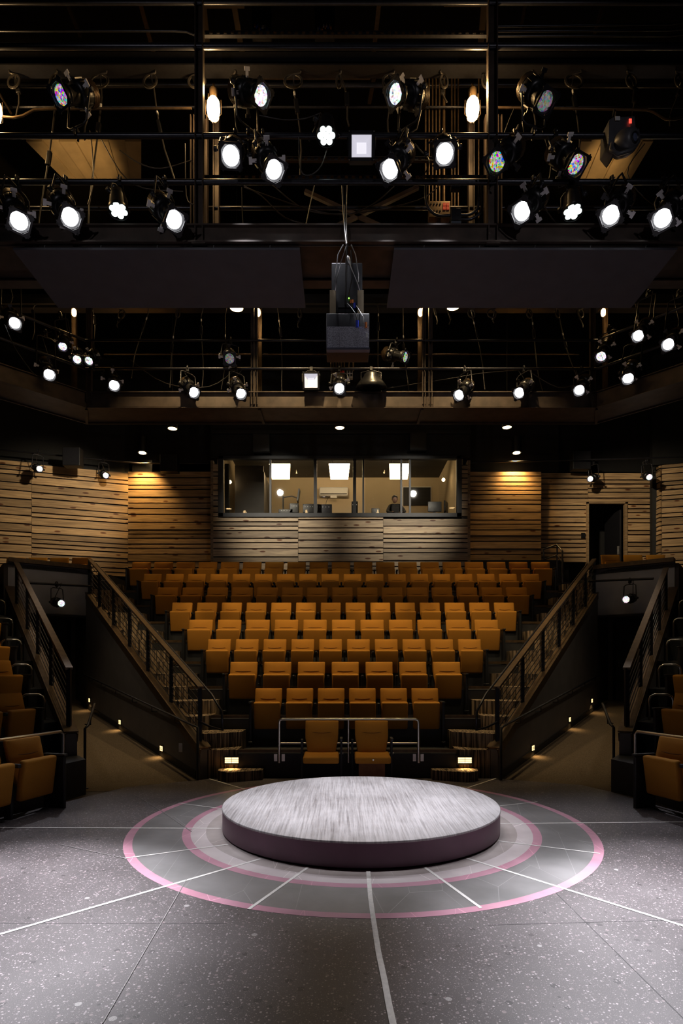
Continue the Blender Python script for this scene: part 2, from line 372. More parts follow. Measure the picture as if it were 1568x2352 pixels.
S(MB().box((0, 21, 5.5), (22.6, .2, 18.2)), 'wall_back', 'blackwall')
ZT = 7.56
# black painted masonry above and around the pine wall
up = MB()
up.box((-5.1, 17.5, 9.3), (2.9, .15, 3.5)).box((5.1, 17.5, 9.3), (2.9, .15, 3.5)); up.box((-4.9, 17.5, 5.6), (3.0, .15, 4.6)); up.box((5.1, 17.62, 4.4), (3.6, .15, 1.2))
up.prism([(-6.3, 17.5, 3.6), (-11.1, 16.0, 3.6), (-11.1, 16.15, 3.6), (-6.3, 17.65, 3.6)], (0, 0, 7.4))
up.prism([(9.2, 17.1, 3.6), (11.1, 16.6, 3.6), (11.1, 16.75, 3.6), (9.2, 17.25, 3.6)], (0, 0, 7.4))
up.box((7.9, 17.75, 9.0), (3.2, .15, 3.0))
S(up, 'wall_upper', 'blackwall')
def planks(p, q, z0, z1, seed, matn='pine', panels=None, name='wall_pine_panel', dep=.05):
    """horizontal pine boards with open dark joints, from p to q in plan, split in panels"""
    p, q = Vector((*p, 0)), Vector((*q, 0)); d = q-p; Ln = d.length; d.normalize(); n = Vector((d.y, -d.x, 0))
    if n.y > 0: n = -n
    rnd = random.Random(seed); ps = panels or [0, 1]
    for a, b in zip(ps, ps[1:]):
        m = MB(); m.prism([p+d*Ln*a+Vector((0, 0, z0)), p+d*Ln*b+Vector((0, 0, z0)), p+d*Ln*b-n*.02+Vector((0, 0, z0)), p+d*Ln*a-n*.02+Vector((0, 0, z0))], (0, 0, z1-z0), mi=1)
        z = z0
        while z < z1-.03:
            h = rnd.choice((.09, .09, .13, .14, .19, .20)); h = min(h, z1-z)
            s0, s1 = p+d*(Ln*a+.004), p+d*(Ln*b-.004)
            dd = dep*rnd.uniform(.7, 1.15)
            m.prism([s0+Vector((0, 0, z)), s1+Vector((0, 0, z)), s1+n*dd+Vector((0, 0, z)), s0+n*dd+Vector((0, 0, z))], (0, 0, h-.001), 0, rnd.random())
            z += h+.034
        S(m, name, [matn, 'black'], tint=True)
planks((-6.34, 17.2), (-10.9, 15.78), 4.45, ZT, 1, 'pine', [0, .54, 1], 'wall_left_pine')
planks((-6.34, 17.2), (-3.8, 17.2), 4.2, ZT, 2, 'pine', None, 'wall_back_pine_left')
BY = 16.6
planks((-3.68, BY), (3.62, BY), 4.2, 6.06, 3, 'pine_grey', [0, .334, .668, 1], 'wall_booth_pine')
planks((-3.68, BY), (-3.50, BY), 6.09, 7.57, 4, 'pine_grey', None, 'wall_booth_pine_edge_left')
planks((3.44, BY), (3.62, BY), 6.09, 7.57, 5, 'pine_grey', None, 'wall_booth_pine_edge_right')
planks((3.72, 17.2), (5.93, 17.2), 4.9, ZT, 6, 'pine', None, 'wall_back_pine_right')
planks((5.93, 17.3), (7.36, 17.3), 4.9, 6.70, 7, 'pine', None, 'wall_back_pine_by_door')
planks((5.93, 17.3), (9.33, 17.3), 6.70, ZT, 8, 'pine', [0, .42, 1], 'wall_back_pine_over_door')
planks((8.50, 17.3), (9.33, 17.3), 4.4, 6.70, 9, 'pine', None, 'wall_back_pine_beyond_door')
planks((9.33, 17.3), (9.36, 16.9), 4.4, ZT+.1, 10, 'pine', None, 'wall_right_pine_return')
planks((9.36, 16.9), (10.95, 16.45), 4.4, ZT+.1, 11, 'pine', None, 'wall_right_pine')
# booth projection sides and the black surround
S(MB().box((-3.72, 16.95, 5.9), (.08, .7, 3.6)).box((3.66, 16.95, 5.9), (.08, .7, 3.6)), 'wall_booth_returns', 'pine_grey')
S(MB().box((-.03, BY+.1, 9.3), (7.45, .15, 3.0)), 'wall_booth_upper', 'blackwall')
# door in the back wall
dx0, dx1 = (1350-CX)*17.3/F, (1432-CX)*17.3/F
d = S(MB().box((dx0-.04, 17.28, 5.5), (.07, .12, 2.36)).box((dx1+.04, 17.28, 5.5), (.07, .12, 2.36)).box(((dx0+dx1)/2, 17.28, 6.67), (dx1-dx0+.15, .12, .07)), 'door_1', 'pine')
MB().box((dx1-.05, 17.9, 5.4), (.05, 1.0, 2.2)).build('door_leaf', 'black_metal', d)
MB().box((dx1-.09, 17.5, 5.3), (.04, .03, .25)).build('door_handle', 'chrome', d)
S(MB().box(((dx0+dx1)/2, 18.9, 5.6), (2.4, .1, 3.2)), 'wall_corridor', 'blackwall')
S(MB().box(((dx0+dx1)/2, 18.1, 4.25), (3.2, 1.7, .1)), 'floor_corridor', 'darkfloor')

# rear gallery floor and black skirting
S(MB().box((0, 16.95, 2.0), (22, 1.25, 4.3)), 'floor_rear_walkway', 'riserblack')
S(MB().box((4.9, 16.95, 4.5), (3.2, .1, .78)), 'wall_low_black', 'black')

# ------------------------------------------------------------------ raked platforms of the centre block
ROWS = [  # first and last backrest centre px, count, back-top row y, large?
    (617.3, 974.7, 6, 0), (560.7, 1024.4, 7, 1), (504.7, 1076.9, 10, 0), (462.6, 1115, 11, 1),
    (419.6, 1156, 14, 0), (386.8, 1184.6, 15, 1), (351.6, 1215.8, 18, 0), (325.8, 1239.7, 19, 1)]
BACKY = lambda k: 10.12+.845*(k-1)
rowends = []
for k, (a, b, n, big) in enumerate(ROWS, 1):
    Yk = BACKY(k); xa, xb = (a-CX)*Yk/F, (b-CX)*Yk/F; pit = (xb-xa)/(n-1)
    rowends.append((xa-pit/2-.06, xb+pit/2+.06, xa, xb, pit))
for k in range(1, 9):
    xl, xr = rowends[k-1][0]-.02, rowends[k-1][1]+.02
    y1 = edge(k+1) if k < 8 else 16.4
    S(MB().box(((xl+xr)/2, (edge(k)+y1)/2, plat(k)/2-.03), (xr-xl, y1-edge(k), plat(k)-.06)), 'floor_tier', 'riserblack')
    MB().box(((xl+xr)/2, edge(k)+.015, plat(k)-.02), (xr-xl, .05, .05)).build('trim_%d' % k, 'bronze', kind='structure')
# stairs: two carpeted steps per row
def steps(side):
    W = WL if side < 0 else WR; i = 0 if side < 0 else 1
    m = MB()
    def inner(k): return rowends[min(max(k, 1), 8)-1][i]+side*.03
    for j in range(0, 17):                       # j=1: tread level with tier 1
        z = P1+RISE/2*(j-1); k = 1+(j-1)//2 if j else 0
        yf = E1+PITCH/2*(j-1); yb = yf+PITCH/2+.06
        xi = inner(k) if j else (inner(1)+side*-.42)
        xo = lambda y: W(max(y, 9.1))-side*.07
        if j == 0: yf = 8.86; z = .15
        sk = .33 if j > 1 else .04
        poly = [(xi, yf), (xi, yb), (xo(yb-sk), yb-sk), (xo(yf-sk), yf-sk)]
        if j == 0: poly = [(xi, yf), (xi, yb+.1), (side*2.02+.1, yb-.1), (side*1.98+.1, yf-.06), (side*1.80+.1, yf-.20)]
        m.block(poly if side < 0 else poly[::-1], max(-.06, z-.75) if j > 1 else -.06, z)
    return S(m, 'floor_stair_left' if side < 0 else 'floor_stair_right', 'stair_carpet')
steps(-1); steps(1)
# sloping stair walls with the ramp walls opposite, end blocks, skirting
def slope_wall(X, y0, y1, z0, slope, name, th=.16, side=1, zend=None):
    m = MB(); a, b = Vector((X(y0), y0, 0)), Vector((X(y1), y1, 0)); d = (b-a).normalized(); n = Vector((-d.y, d.x, 0))*th/2
    za, zb = z0, z0+slope*(y1-y0)
    m._a([a-n+Vector((0, 0, -.06)), b-n+Vector((0, 0, -.06)), b+n+Vector((0, 0, -.06)), a+n+Vector((0, 0, -.06)), a-n+Vector((0, 0, za)), b-n+Vector((0, 0, zb)), b+n+Vector((0, 0, zb)), a+n+Vector((0, 0, za))],
         [(3, 2, 1, 0), (4, 5, 6, 7), (0, 1, 5, 4), (1, 2, 6, 5), (2, 3, 7, 6), (3, 0, 4, 7)])
    S(m, name, 'wallpaint')
    t = MB(); t.bar(a+Vector((0, 0, za+.02)), b+Vector((0, 0, zb+.02)), th+.04, .03); t.bar(a+Vector((0, 0, za-.06))-n*1.05, b+Vector((0, 0, zb-.06))-n*1.05, .02, .14); t.bar(a+Vector((0, 0, za-.06))+n*1.05, b+Vector((0, 0, zb-.06))+n*1.05, .02, .14)
    S(t, 'trim_'+name, 'bronze')
slope_wall(WL, 9.02, 14.69, .45, .5586, 'wall_stair_left')
slope_wall(WR, 9.02, 14.69, .45, .5586, 'wall_stair_right')
slope_wall(AL, 8.42, 13.4, .76, .57, 'wall_ramp_left')
slope_wall(AR, 8.46, 13.4, .76, .57, 'wall_ramp_right')
# ramps rising away from the stage
def ramp_(side):
    W, A = (WL, AL) if side < 0 else (WR, AR)
    ys = (8.3, 8.9, 15.2, 18.2); zs = (-.055, -.05, .80, 1.1)
    m = MB()
    pts = []
    for y, z in zip(ys, zs): pts += [(W(max(y, 8.2)), y, z), (A(y), y, z)]
    fs = [(2*i, 2*i+1, 2*i+3, 2*i+2) for i in range(3)]
    m._a(pts, fs); S(m, 'floor_ramp_left' if side < 0 else 'floor_ramp_right', 'ramp_carpet')
    b = MB()
    for X, s in ((W, side), (A, -side)):
        y0 = 9.1 if X is W else 8.5
        p, q = Vector((X(y0)+s*.10, y0, .0)), Vector((X(15.0)+s*.10, 15.0, .82)); b.bar(p+Vector((0, 0, .04)), q, .03, .12)
    S(b, 'baseboard_left' if side < 0 else 'baseboard_right', 'black')
    # bulkhead over the ramp and the lobby behind it
    a = Vector((W(14.69), 14.69, 0)); c = Vector((A(13.6), 13.6, 0)); n = Vector((side*-.6, .8, 0)).normalized()*-1 if False else Vector((side*.6, .8, 0)).normalized()*.2
    z = Vector((0, 0, 1))
    S(MB().prism([a+z*3.05, c+z*3.05, c+n+z*3.05, a+n+z*3.05], (0, 0, 1.18)), 'wall_bulkhead_left' if side < 0 else 'wall_bulkhead_right', 'bulkhead')
    S(MB().bar(a+z*4.27, c+z*4.27, .3, .1), 'trim_bulkhead_left' if side < 0 else 'trim_bulkhead_right', 'bronze')
    S(MB().prism([a+z*3.0, c+z*3.0, c+n*.8+z*3.0, a+n*.8+z*3.0], (0, 0, .07)), 'trim_soffit_left' if side < 0 else 'trim_soffit_right', 'black')
    # back wall of the lobby and its side walls
    dv = Vector((side*.6, .8, 0))*1.5; a2, c2 = a+dv, c+dv
    S(MB().prism([a2, c2+(c2-a2)*.3, c2+(c2-a2)*.3+n, a2+n], (0, 0, 4.2)).prism([a, a2, a2+Vector((-side*.1, 0, 0)), a+Vector((-side*.1, 0, 0))], (0, 0, 4.2)).prism([c, c2, c2+Vector((side*.1, 0, 0)), c+Vector((side*.1, 0, 0))], (0, 0, 4.2)), 'wall_lobby_left' if side < 0 else 'wall_lobby_right', 'wallpaint')
    S(MB().prism([a+z*4.1, c+z*4.1, c2+z*4.1, a2+z*4.1], (0, 0, .1)), 'ceiling_lobby_left' if side < 0 else 'ceiling_lobby_right', 'riserblack')
    # door leaf
    e = (c2-a2); u = e.normalized(); nb = -Vector((side*.6, .8, 0)).normalized()*.03
    p0, p1 = a2+e*.10+nb, a2+e*.66+nb
    dr = S(MB().prism([p0+z*.85, p1+z*.85, p1+nb+z*.85, p0+nb+z*.85], (0, 0, 2.1)), 'door_2' if side < 0 else 'door_3', 'riserblack')
    fr = MB()
    for p in (p0, p1): fr.bar(p+nb+z*.85, p+nb+z*3.0, .07, .05)
    fr.bar(p0+nb+z*3.0, p1+nb+z*3.0, .05, .07); fr.build('door_frame', 'black', dr)
    MB().bar(p0+u*.12+nb*3+z*1.75, p0+u*.12+nb*3+z*1.95, .03, .03).build('door_handle', 'chrome', dr)
    if side > 0:
        g = MB(); ln = random.Random(5)
        for zz, wds in ((2.50, .2), (2.47, .28), (2.44, .1), (1.98, .3), (1.945, .22), (1.91, .3)):
            x = .35
            while x < .35+wds:
                w_ = ln.uniform(.02, .05); g.bar(p0+u*x+nb*2.2+z*zz, p0+u*(x+w_)+nb*2.2+z*zz, .003, .016); x += w_+.012
        g.lathe(p0+u*.5+nb*2.1+z*2.14, nb, [(0, .05), (.003, .05)], 16); g.build('door_lettering', 'oldtape', dr)
ramp_(-1); ramp_(1)

# ------------------------------------------------------------------ railings
def railing(side, X, y0, y1, zb, slope, ys, label, inner):
    r = thing('stair_railing', label, 'railing', (X(y0), y0, 0), 0, 'railings above the ramp walls')
    o = Vector((X(y0), y0, 0))
    P = lambda y, h: Vector((X(y), y, zb+slope*(y-y0)+h))-o
    for y in ys: MB().bar(P(y, -.05), P(y, .90), .06, .05).build('post', 'black_metal', r)
    MB().bar(P(y0, .91), P(y1, .91), .10, .035).build('top_rail', 'bronze', r)
    for j in range(7): MB().tube(P(y0, .12+.11*j), P(y1, .12+.11*j), .008, 6).build('rail_bar', 'pipe', r)
    if inner:
        off = Vector((-side*.17, 0, 0)); m = MB()
        pts = [P(y1, .80)+off, P(y0, .80)+off, P(y0-.3, .72)+off, P(y0-.32, .45)+off, P(y0-.12, .36)+off*.6, P(y0, .36)]
        m.path(pts, .019, 8); m.build('handrail', 'pipe', r)
        bk = MB()
        for y in ys[1::2]: bk.path([P(y, .68), P(y, .68)+off, P(y, .79)+off], .008, 6)
        bk.build('handrail_bracket', 'chrome', r)
    return r
railing(-1, WL, 9.15, 14.66, .50, .5586, [9.17, 10.16, 11.13, 12.04, 12.97, 13.9, 14.66], 'black bar railing climbing the left aisle stair, right of the left ramp', True)
railing(1, WR, 9.15, 14.66, .50, .5586, [9.17, 10.16, 11.13, 12.04, 12.97, 13.9, 14.66], 'black bar railing climbing the right aisle stair, left of the right ramp', True)
railing(-1, AL, 8.52, 12.55, .80, .57, [8.54, 9.55, 10.5, 11.4, 12.5], 'black bar railing above the outer wall of the left ramp', False)
railing(1, AR, 8.55, 12.3, .80, .57, [8.57, 9.55, 10.5, 11.4, 12.25], 'black bar railing above the outer wall of the right ramp', False)
# wall handrails inside the ramps and free-standing posts
for side, W in ((-1, WL), (1, WR)):
    o = Vector((W(9.1), 9.1, 0)); off = Vector((side*.20, 0, 0))
    r = thing('ramp_handrail', 'dark round handrail on the wall of the %s ramp ending in a floor post' % ('left' if side < 0 else 'right'), 'handrail', o, 0, 'ramp handrails')
    Q = lambda y, h: Vector((W(y), y, (y-9.1)*.135+h))-o+off
    MB().path([Q(14.6, .84), Q(9.0, .84), Q(8.85, .84), Q(8.85, -.03)], .022, 8).build('rail_tube', 'black_metal', r)
    for y in (9.6, 10.5, 11.4, 12.3, 13.2, 14.1):
        MB().path([Q(y, .82), Q(y, .74), Q(y, .74)-off*.55], .009, 6).build('bracket', 'black_metal', r)
for side, A in ((-1, AL), (1, AR)):
    x = 195 if side < 0 else 1409
    b = fl(x, 1811 if side < 0 else 1806, -.05)
    r = thing('ramp_handrail', 'short dark handrail and post beside the outer wall end of the %s ramp' % ('left' if side < 0 else 'right'), 'handrail', b, 0, 'ramp handrails')
    MB().path([(0, 0, 0), (0, 0, .88), (-.02*side, .06, .92), (side*-.02+side*.28, .95, 1.18)], .021, 8).build('rail_tube', 'black_metal', r)
    MB().path([(side*.09, .4, 1.0), (side*.09, .4, .9), (side*.2, .45, .9)], .009, 6).build('bracket', 'black_metal', r)
    MB().lathe((0, 0, 0), (0, 0, 1), [(0, .05), (.01, .05)], 16).build('floor_flange', 'black_metal', r)
# rail by the upper right aisle
r = thing('gallery_handrail', 'small dark tube handrail at the top of the right aisle below the doorway', 'handrail', at(1268, 1330, 16.3))
oo = at(1268, 1330, 16.3); tt = [at(1249, 1285, 16.3)-oo, at(1247, 1262, 16.3)-oo, at(1279, 1251, 16.3)-oo, at(1291, 1266, 15.6)-oo, at(1291, 1352, 15.6)-oo]
MB().path(tt, .025, 8).path([at(1279, 1251, 16.3)-oo, at(1279, 1340, 16.3)-oo], .022, 8).path([at(1249, 1285, 16.3)-oo, at(1279, 1275, 16.3)-oo, at(1290, 1290, 15.6)-oo], .018, 8).build('rail_tube', 'pipe', r)

# ------------------------------------------------------------------ theatre seats
def make_seat(wd, pit, up=True, left_end=False, right_end=False):
    r = thing('theatre_seat', 'x', 'theatre seat')
    # backrest, leaning back; front faces -y. top at y=0 (back plane), z=.93
    def backpt(s, t):     # s across -1..1, t 0 bottom..1 top
        half = wd/2*(.80+.20*min(1, t*1.9)); z = .40+.53*t; y = -.13+.13*t
        return half*s, y, z
    m = MB(); g = 7; rows = 8; grid = []
    for layer in (0, 1):
        for j in range(rows+1):
            t = j/rows
            for i in range(g+1):
                s = -1+2*i/g; x, y, z = backpt(s, t)
                puff = .02*(1-s*s)*(1-(2*t-1)**4)
                rc = 0 if (abs(s) < 1) else .012
                grid.append((x*(1-.0), y-(.045+puff-rc if layer == 0 else -.02), z))
    nn = (g+1)*(rows+1); fs = []
    for j in range(rows):
        for i in range(g):
            a = j*(g+1)+i; fs.append((a, a+1, a+g+2, a+g+1)); fs.append((nn+a, nn+a+g+1, nn+a+g+2, nn+a+1))
    bd = [j*(g+1) for j in range(rows+1)]; be = [j*(g+1)+g for j in range(rows+1)]
    for a, b in zip(bd, bd[1:]): fs.append((a, b, nn+b, nn+a))
    for a, b in zip(be, be[1:]): fs.append((b, a, nn+a, nn+b))
    for i in range(g): fs.append((i, nn+i, nn+i+1, i+1)); a = rows*(g+1)+i; fs.append((a, a+1, nn+a+1, nn+a))
    m._a(grid, fs, True); o = m.build('backrest', 'seat', r)
    md = o.modifiers.new('bevel', 'BEVEL'); md.width = .014; md.segments = 2; md.limit_method = 'ANGLE'; md.angle_limit = math.radians(50)
    # curved crease across the upper part of the back, its shade a dark strip
    pts = []
    for i in range(13):
        s = -1+i/6; t = .66+.018*s*s
        pts.append((wd*.29*s, -.13+.13*t-.0665+.005*abs(s), .40+.53*t))
    MB().path(pts, [.0015+.0035*(1-abs(-1+i/6)**3) for i in range(13)], 6).build('backrest_crease_shade', 'seat_crease_shade', o)
    MB().box((0, .035, .62), (wd*.88, .02, .46)).build('back_shell', 'seat_pan', r)
    # seat cushion
    sm = MB()
    if up:
        R = Matrix.Rotation(math.radians(8), 3, 'X')
        sm.box((0, -.225, .475), (wd*.97, .095, .47), R)
    else:
        R = Matrix.Rotation(math.radians(4), 3, 'X')
        sm.box((0, -.29, .40), (wd*1.04, .46, .10), R)
    so = sm.build('seat_cushion', 'seat', r, bevel=.034)
    # standards with arm caps
    def post(x, panel):
        if panel:
            MB().box((x, -.20, .35), (.045, .30, .66)).box((x, -.20, .02), (.07, .34, .04)).build('end_panel', 'seat_metal', r, bevel=.008)
            MB().box((x, -.21, .70), (.055, .32, .03)).build('armrest', 'seat_metal', r, bevel=.008)
        else:
            MB().box((x, -.13, .33), (.035, .10, .66)).box((x, -.16, .02), (.06, .26, .04)).build('standard', 'seat_metal', r, bevel=.006)
            MB().box((x, -.16, .66), (.045, .26, .045)).build('armrest', 'seat_metal', r, bevel=.01)
            MB().tube((x-.03, -.14, .44), (x+.03, -.14, .44), .014, 8).build('pivot_bolt', 'chrome', r)
    post(pit/2, right_end)
    if left_end: post(-pit/2, True)
    return r
def copy_tree(o, parent=None):
    c = o.copy(); COL.objects.link(c)
    if parent: c.parent = parent
    for ch in list(o.children): copy_tree(ch, c)
    return c
protos = {}
def place_seat(key, loc, rz, label, group, **kw):
    if key not in protos:
        protos[key] = s = make_seat(**kw)
    else: s = copy_tree(protos[key])
    s.location = loc; s.rotation_euler = (0, 0, rz); s['label'] = label; s['group'] = group
    return s
for k, (a, b, n, big) in enumerate(ROWS, 1):
    _, _, xa, xb, pit = rowends[k-1]; wd = .512 if big else .465
    for i in range(n):
        x = xa+(xb-xa)*i/(n-1); le, re = i == 0, i == n-1
        place_seat((k, le, re), (x, BACKY(k), plat(k)), 0, 'ochre tip-up theatre seat, %s from the left in the %s raised centre row' % (ORD[i], ORD[k-1]),
                   'centre block seats, row %d from the stage' % k, wd=wd, pit=pit, left_end=le, right_end=re)
# two loose-standing chairs in front of the centre block, seats down
for i, px in enumerate((739, 853)):
    s = place_seat('down', ((px-CX)*8.94/F, 8.94+.06, -.03), 0, 'ochre seat with its cushion down before the centre rail, the %s one' % ('left' if i == 0 else 'right'), 'open front seats', wd=.512, pit=.60, up=False, left_end=False)
    MB().box((-.30, -.16, .33), (.035, .10, .66)).build('standard', 'seat_metal', s, bevel=.006)
    if i: MB().box((0, -.15, .16), (.40, .04, .32)).build('base_board', 'ply', s); MB().lathe((0, -.53, .40), (0, -1, 0), [(0, .014), (.01, .012)], 10).build('cushion_button', 'chrome', s)
# side blocks: rows turned by 74 degrees about the centre of the house
CC = Vector((.1, 4.55, 0))
def side_pt(side, u, v, z=0):     # u > 0 is towards the ramp
    a = math.radians(74)*(-side); q = Matrix.Rotation(a, 3, 'Z') @ Vector((u*(-side), v, 0)); return CC+q+Vector((0, 0, z)), a
# side=-1 left block (turned +74), side=+1 right block
for side in (-1, 1):
    nm = 'left' if side < 0 else 'right'
    tp = MB()
    for k in range(0, 9):
        big = k % 2 == 0; pit = .617 if big else .56; wd = .512 if big else .465
        uend = 1.15 if k == 0 else 2.08+.60*(k-1)
        v = (8.94-4.55) if k == 0 else BACKY(k)-4.55
        z = -.05 if k == 0 else plat(k)
        for i in range(3 if k < 6 else 2):
            loc, a = side_pt(side, uend-i*pit, v, z)
            end = i == 0; s0 = (-side > 0)
            place_seat(('s', side, big, end), loc, a, 'ochre tip-up seat in the %s side block, %s row up, %s from the ramp' % (nm, ORD[k], ORD[i]), '%s side block seats' % nm, wd=wd, pit=pit,
                       left_end=(end and side > 0), right_end=(end and side < 0))
        if k:
            v0, v1 = edge(k)-4.55, (edge(k+1)-4.55 if k < 8 else 14)
            def uw(vv):          # where the row meets the ramp wall
                A_ = AL if side < 0 else AR; lo, hi = 0, 20
                for _ in range(40):
                    mid = (lo+hi)/2; p = side_pt(side, mid, vv)[0]
                    if side*(A_(p.y)-p.x)+ -.12 < 0 or p.y < 0: lo = mid
                    else: hi = mid
                return lo
            pl = [side_pt(side, u, vv)[0] for u, vv in ((-3, v0), (uw(v0), v0), (uw(v1), v1), (-3, v1))]
            tp.block([(p.x, p.y) for p in pl], -.06, plat(k))
    S(tp, 'floor_tier_'+nm, 'riserblack')
    # chrome guard hoops at the row ends
    for k in range(1, 7):
        z = plat(k); Yh = 8.98+.88*(k-1); o = Vector(((AL(Yh)-.46) if side < 0 else (AR(Yh)+.46), Yh, z))
        h = thing('guard_hoop', 'chrome tube hoop at the end of the %s %s side row' % (ORD[k-1], nm), 'guard rail', o, 0, 'chrome hoops at the row ends')
        p = [Vector((side*-(du+dv), .35*du, dz)) for du, dv, dz in ((-.14, 0, .0), (-.14, 0, .78), (-.12, 0, .84), (-.07, .0, .87), (.10, .0, .87), (.15, 0, .84), (.17, 0, .78), (.17, 0, 0))]
        MB().path(p, .02, 10).build('hoop_tube', 'chrome', h)
        for q in (p[0], p[-1]): MB().box(q+Vector((0, 0, .01)), (.09, .09, .02)).build('hoop_foot', 'black_metal', h)
    # front guard rail of the side block
    o = side_pt(side, 2.0, edge(1)-4.55-.05, 0)[0]
    g = thing('guard_rail', 'chrome tube guard rail in front of the %s side block' % nm, 'guard rail', o, 0, 'chrome front guard rails')
    def gp(u, dz): return side_pt(side, u, edge(1)-4.55-.05, dz)[0]-o
    MB().path([gp(1.92, .02), gp(1.92, .84), gp(1.88, .88), gp(-1.5, .88), gp(-1.54, .84), gp(-1.54, .02)], .02, 10).build('rail_tube', 'chrome', g)
    MB().path([gp(1.92, .50), gp(-1.5, .50)], .016, 8).build('lower_rail', 'chrome', g)
    # equipment cabinet face at the block's front corner
    c, a = side_pt(side, 2.15, 4.62, 0)
# a few seats of the rear gallery above each ramp
for side in (-1, 1):
    for i in range(4 if side < 0 else 3):
        px = (38, 88, 138, 188)[i] if side < 0 else (1400, 1452, 1504)[i]
        p = at(px, 1287 if side < 0 else 1281, 15.6); p.z -= .86
        place_seat(('g',), p, 0, 'dark ochre gallery seat above the %s ramp, %s from the left' % ('left' if side < 0 else 'right', ORD[i]), 'gallery seats above the ramps', wd=.50, pit=.58)
S(MB().box((-7.2, 15.6, 3.9), (2.4, 1.2, .5)).box((7.9, 15.6, 3.9), (2.6, 1.2, .5)), 'floor_gallery', 'riserblack')

# chrome rail before the centre block
o = Vector((.11, E1-.06, 0)); X = lambda px: (px-CX)*o.y/F-o.x; Z = lambda py: H-(py-HY)*o.y/F
g = thing('guard_rail', 'chrome tube guard rail behind the two open front seats', 'guard rail', o, 0, 'chrome front guard rails')
MB().path([(X(641), 0, Z(1752)), (X(641), 0, Z(1662)), (X(642), 0, Z(1655)), (X(648), 0, Z(1652)), (X(953), 0, Z(1652)), (X(960), 0, Z(1655)), (X(961), 0, Z(1662)), (X(961), 0, Z(1752))], .021, 10).build('rail_tube', 'chrome', g)
MB().path([(X(643), 0, Z(1707)), (X(958), 0, Z(1707))], .016, 8).build('lower_rail', 'chrome', g)
MB().path([(X(800), 0, Z(1652)), (X(800), 0, Z(1752))], .018, 8).build('middle_post', 'chrome', g)
for px in (641, 961):
    MB().box((X(px)-.06, .035, Z(1741)), (.05, .012, .11)).build('fixing_plate', 'chrome', g); MB().box((X(px)+.06, .035, Z(1741)), (.05, .012, .11)).build('fixing_plate', 'chrome', g)
S(MB().box((.1, E1-.005, .19), (2.6, .02, .38)), 'trim_fascia', 'riserblack')

# ------------------------------------------------------------------ round platform, painted rings, tapes
r = thing('round_platform', 'low round stage platform with brushed grey top and plum side', 'stage platform', (SX, SY, 0))
R0 = 1.493; HD = .238
m = MB().lathe((0, 0, .012), (0, 0, 1), [(0, R0), (HD-.03, R0)], 128); m.build('side_fascia', 'purple', r)
MB().lathe((0, 0, HD-.018), (0, 0, 1), [(0, R0+.004), (.012, R0+.006), (.018, R0)], 128).build('top_surface', 'platform_top', r)
MB().lathe((0, 0, .0035), (0, 0, 1), [(0, R0-.03), (.01, R0-.03)], 96).build('base', 'black', r)
def ringt(r0, r1, z, mt, label):
    MB().annulus((0, 0), r0, r1, z-.0008, z).build('painted_ring', mt, label=label, category='floor marking', group='painted floor rings').location = (SX, SY, 0)
ringt(2.37, 2.454, .0016, 'ring_pink', 'outer pink painted ring on the stage floor')
ringt(1.90, 2.37, .0012, 'ring_grey', 'wide plain grey painted ring between the two pink rings')
ringt(1.815, 1.90, .0016, 'ring_pink', 'inner pink painted ring on the stage floor')
ringt(1.66, 1.815, .0012, 'ring_pale', 'pale painted ring just inside the inner pink ring')
ringt(1.40, 1.66, .0014, 'ring_beige', 'beige painted ring around the foot of the platform')
TAPES = [((-30, 1901), (508, 1903), .022, 'tape', 'long white tape running left from the platform'), ((1148, 1892), (1600, 1888), .022, 'tape', 'long white tape running right from the platform'),
    ((-40, 2158), (598, 1973), .026, 'tape', 'long white tape running to the near left from the platform'), ((1066, 1970), (1600, 2137), .026, 'tape', 'long white tape running to the near right from the platform'),
    ((571, 2089), (708, 1992), .026, 'tape', 'short white tape crossing the grey ring, left of the centre tape'), ((1104, 2086), (973, 1991), .026, 'tape', 'short white tape crossing the grey ring, right of the centre tape'),
    ((286, 1972), (524, 1940), .020, 'tape', 'white tape crossing both rings left of the platform'), ((1143, 1932), (1378, 1961), .020, 'tape', 'white tape crossing both rings right of the platform'),
    ((410, 1845), (510, 1858), .016, 'tape', 'short white tape at the far left of the rings'), ((1144, 1852), (1234, 1842), .016, 'tape', 'short white tape at the far right of the rings'),
    ((480, 1789), (562, 1813), .024, 'tape', 'white tape from the platform to the left stair foot'), ((1142, 1787), (1073, 1810), .024, 'tape', 'white tape from the platform to the right stair foot'),
    ((366, 1860), (440, 1911), .010, 'oldtape', 'thin worn tape slanting across the left of the rings'), ((138, 1940), (285, 1972), .008, 'oldtape', 'faint worn line left of the outer pink ring'),
    ((235, 2352), (430, 2018), .006, 'oldtape', 'faint pair of scored lines on the near left floor'), ((305, 1823), (368, 1862), .006, 'oldtape', 'faint worn line beyond the rings at far left')]
for i, (a, b, wd, mt, lab) in enumerate(TAPES):
    p, q = fl(*a), fl(*b); z = Vector((0, 0, .0026+.00013*i))
    MB().bar(Vector((0, 0, 0)), q-p, wd, .0006).build('floor_tape', mt, label=lab, category='floor tape', group='white tapes on the stage floor').location = p+z
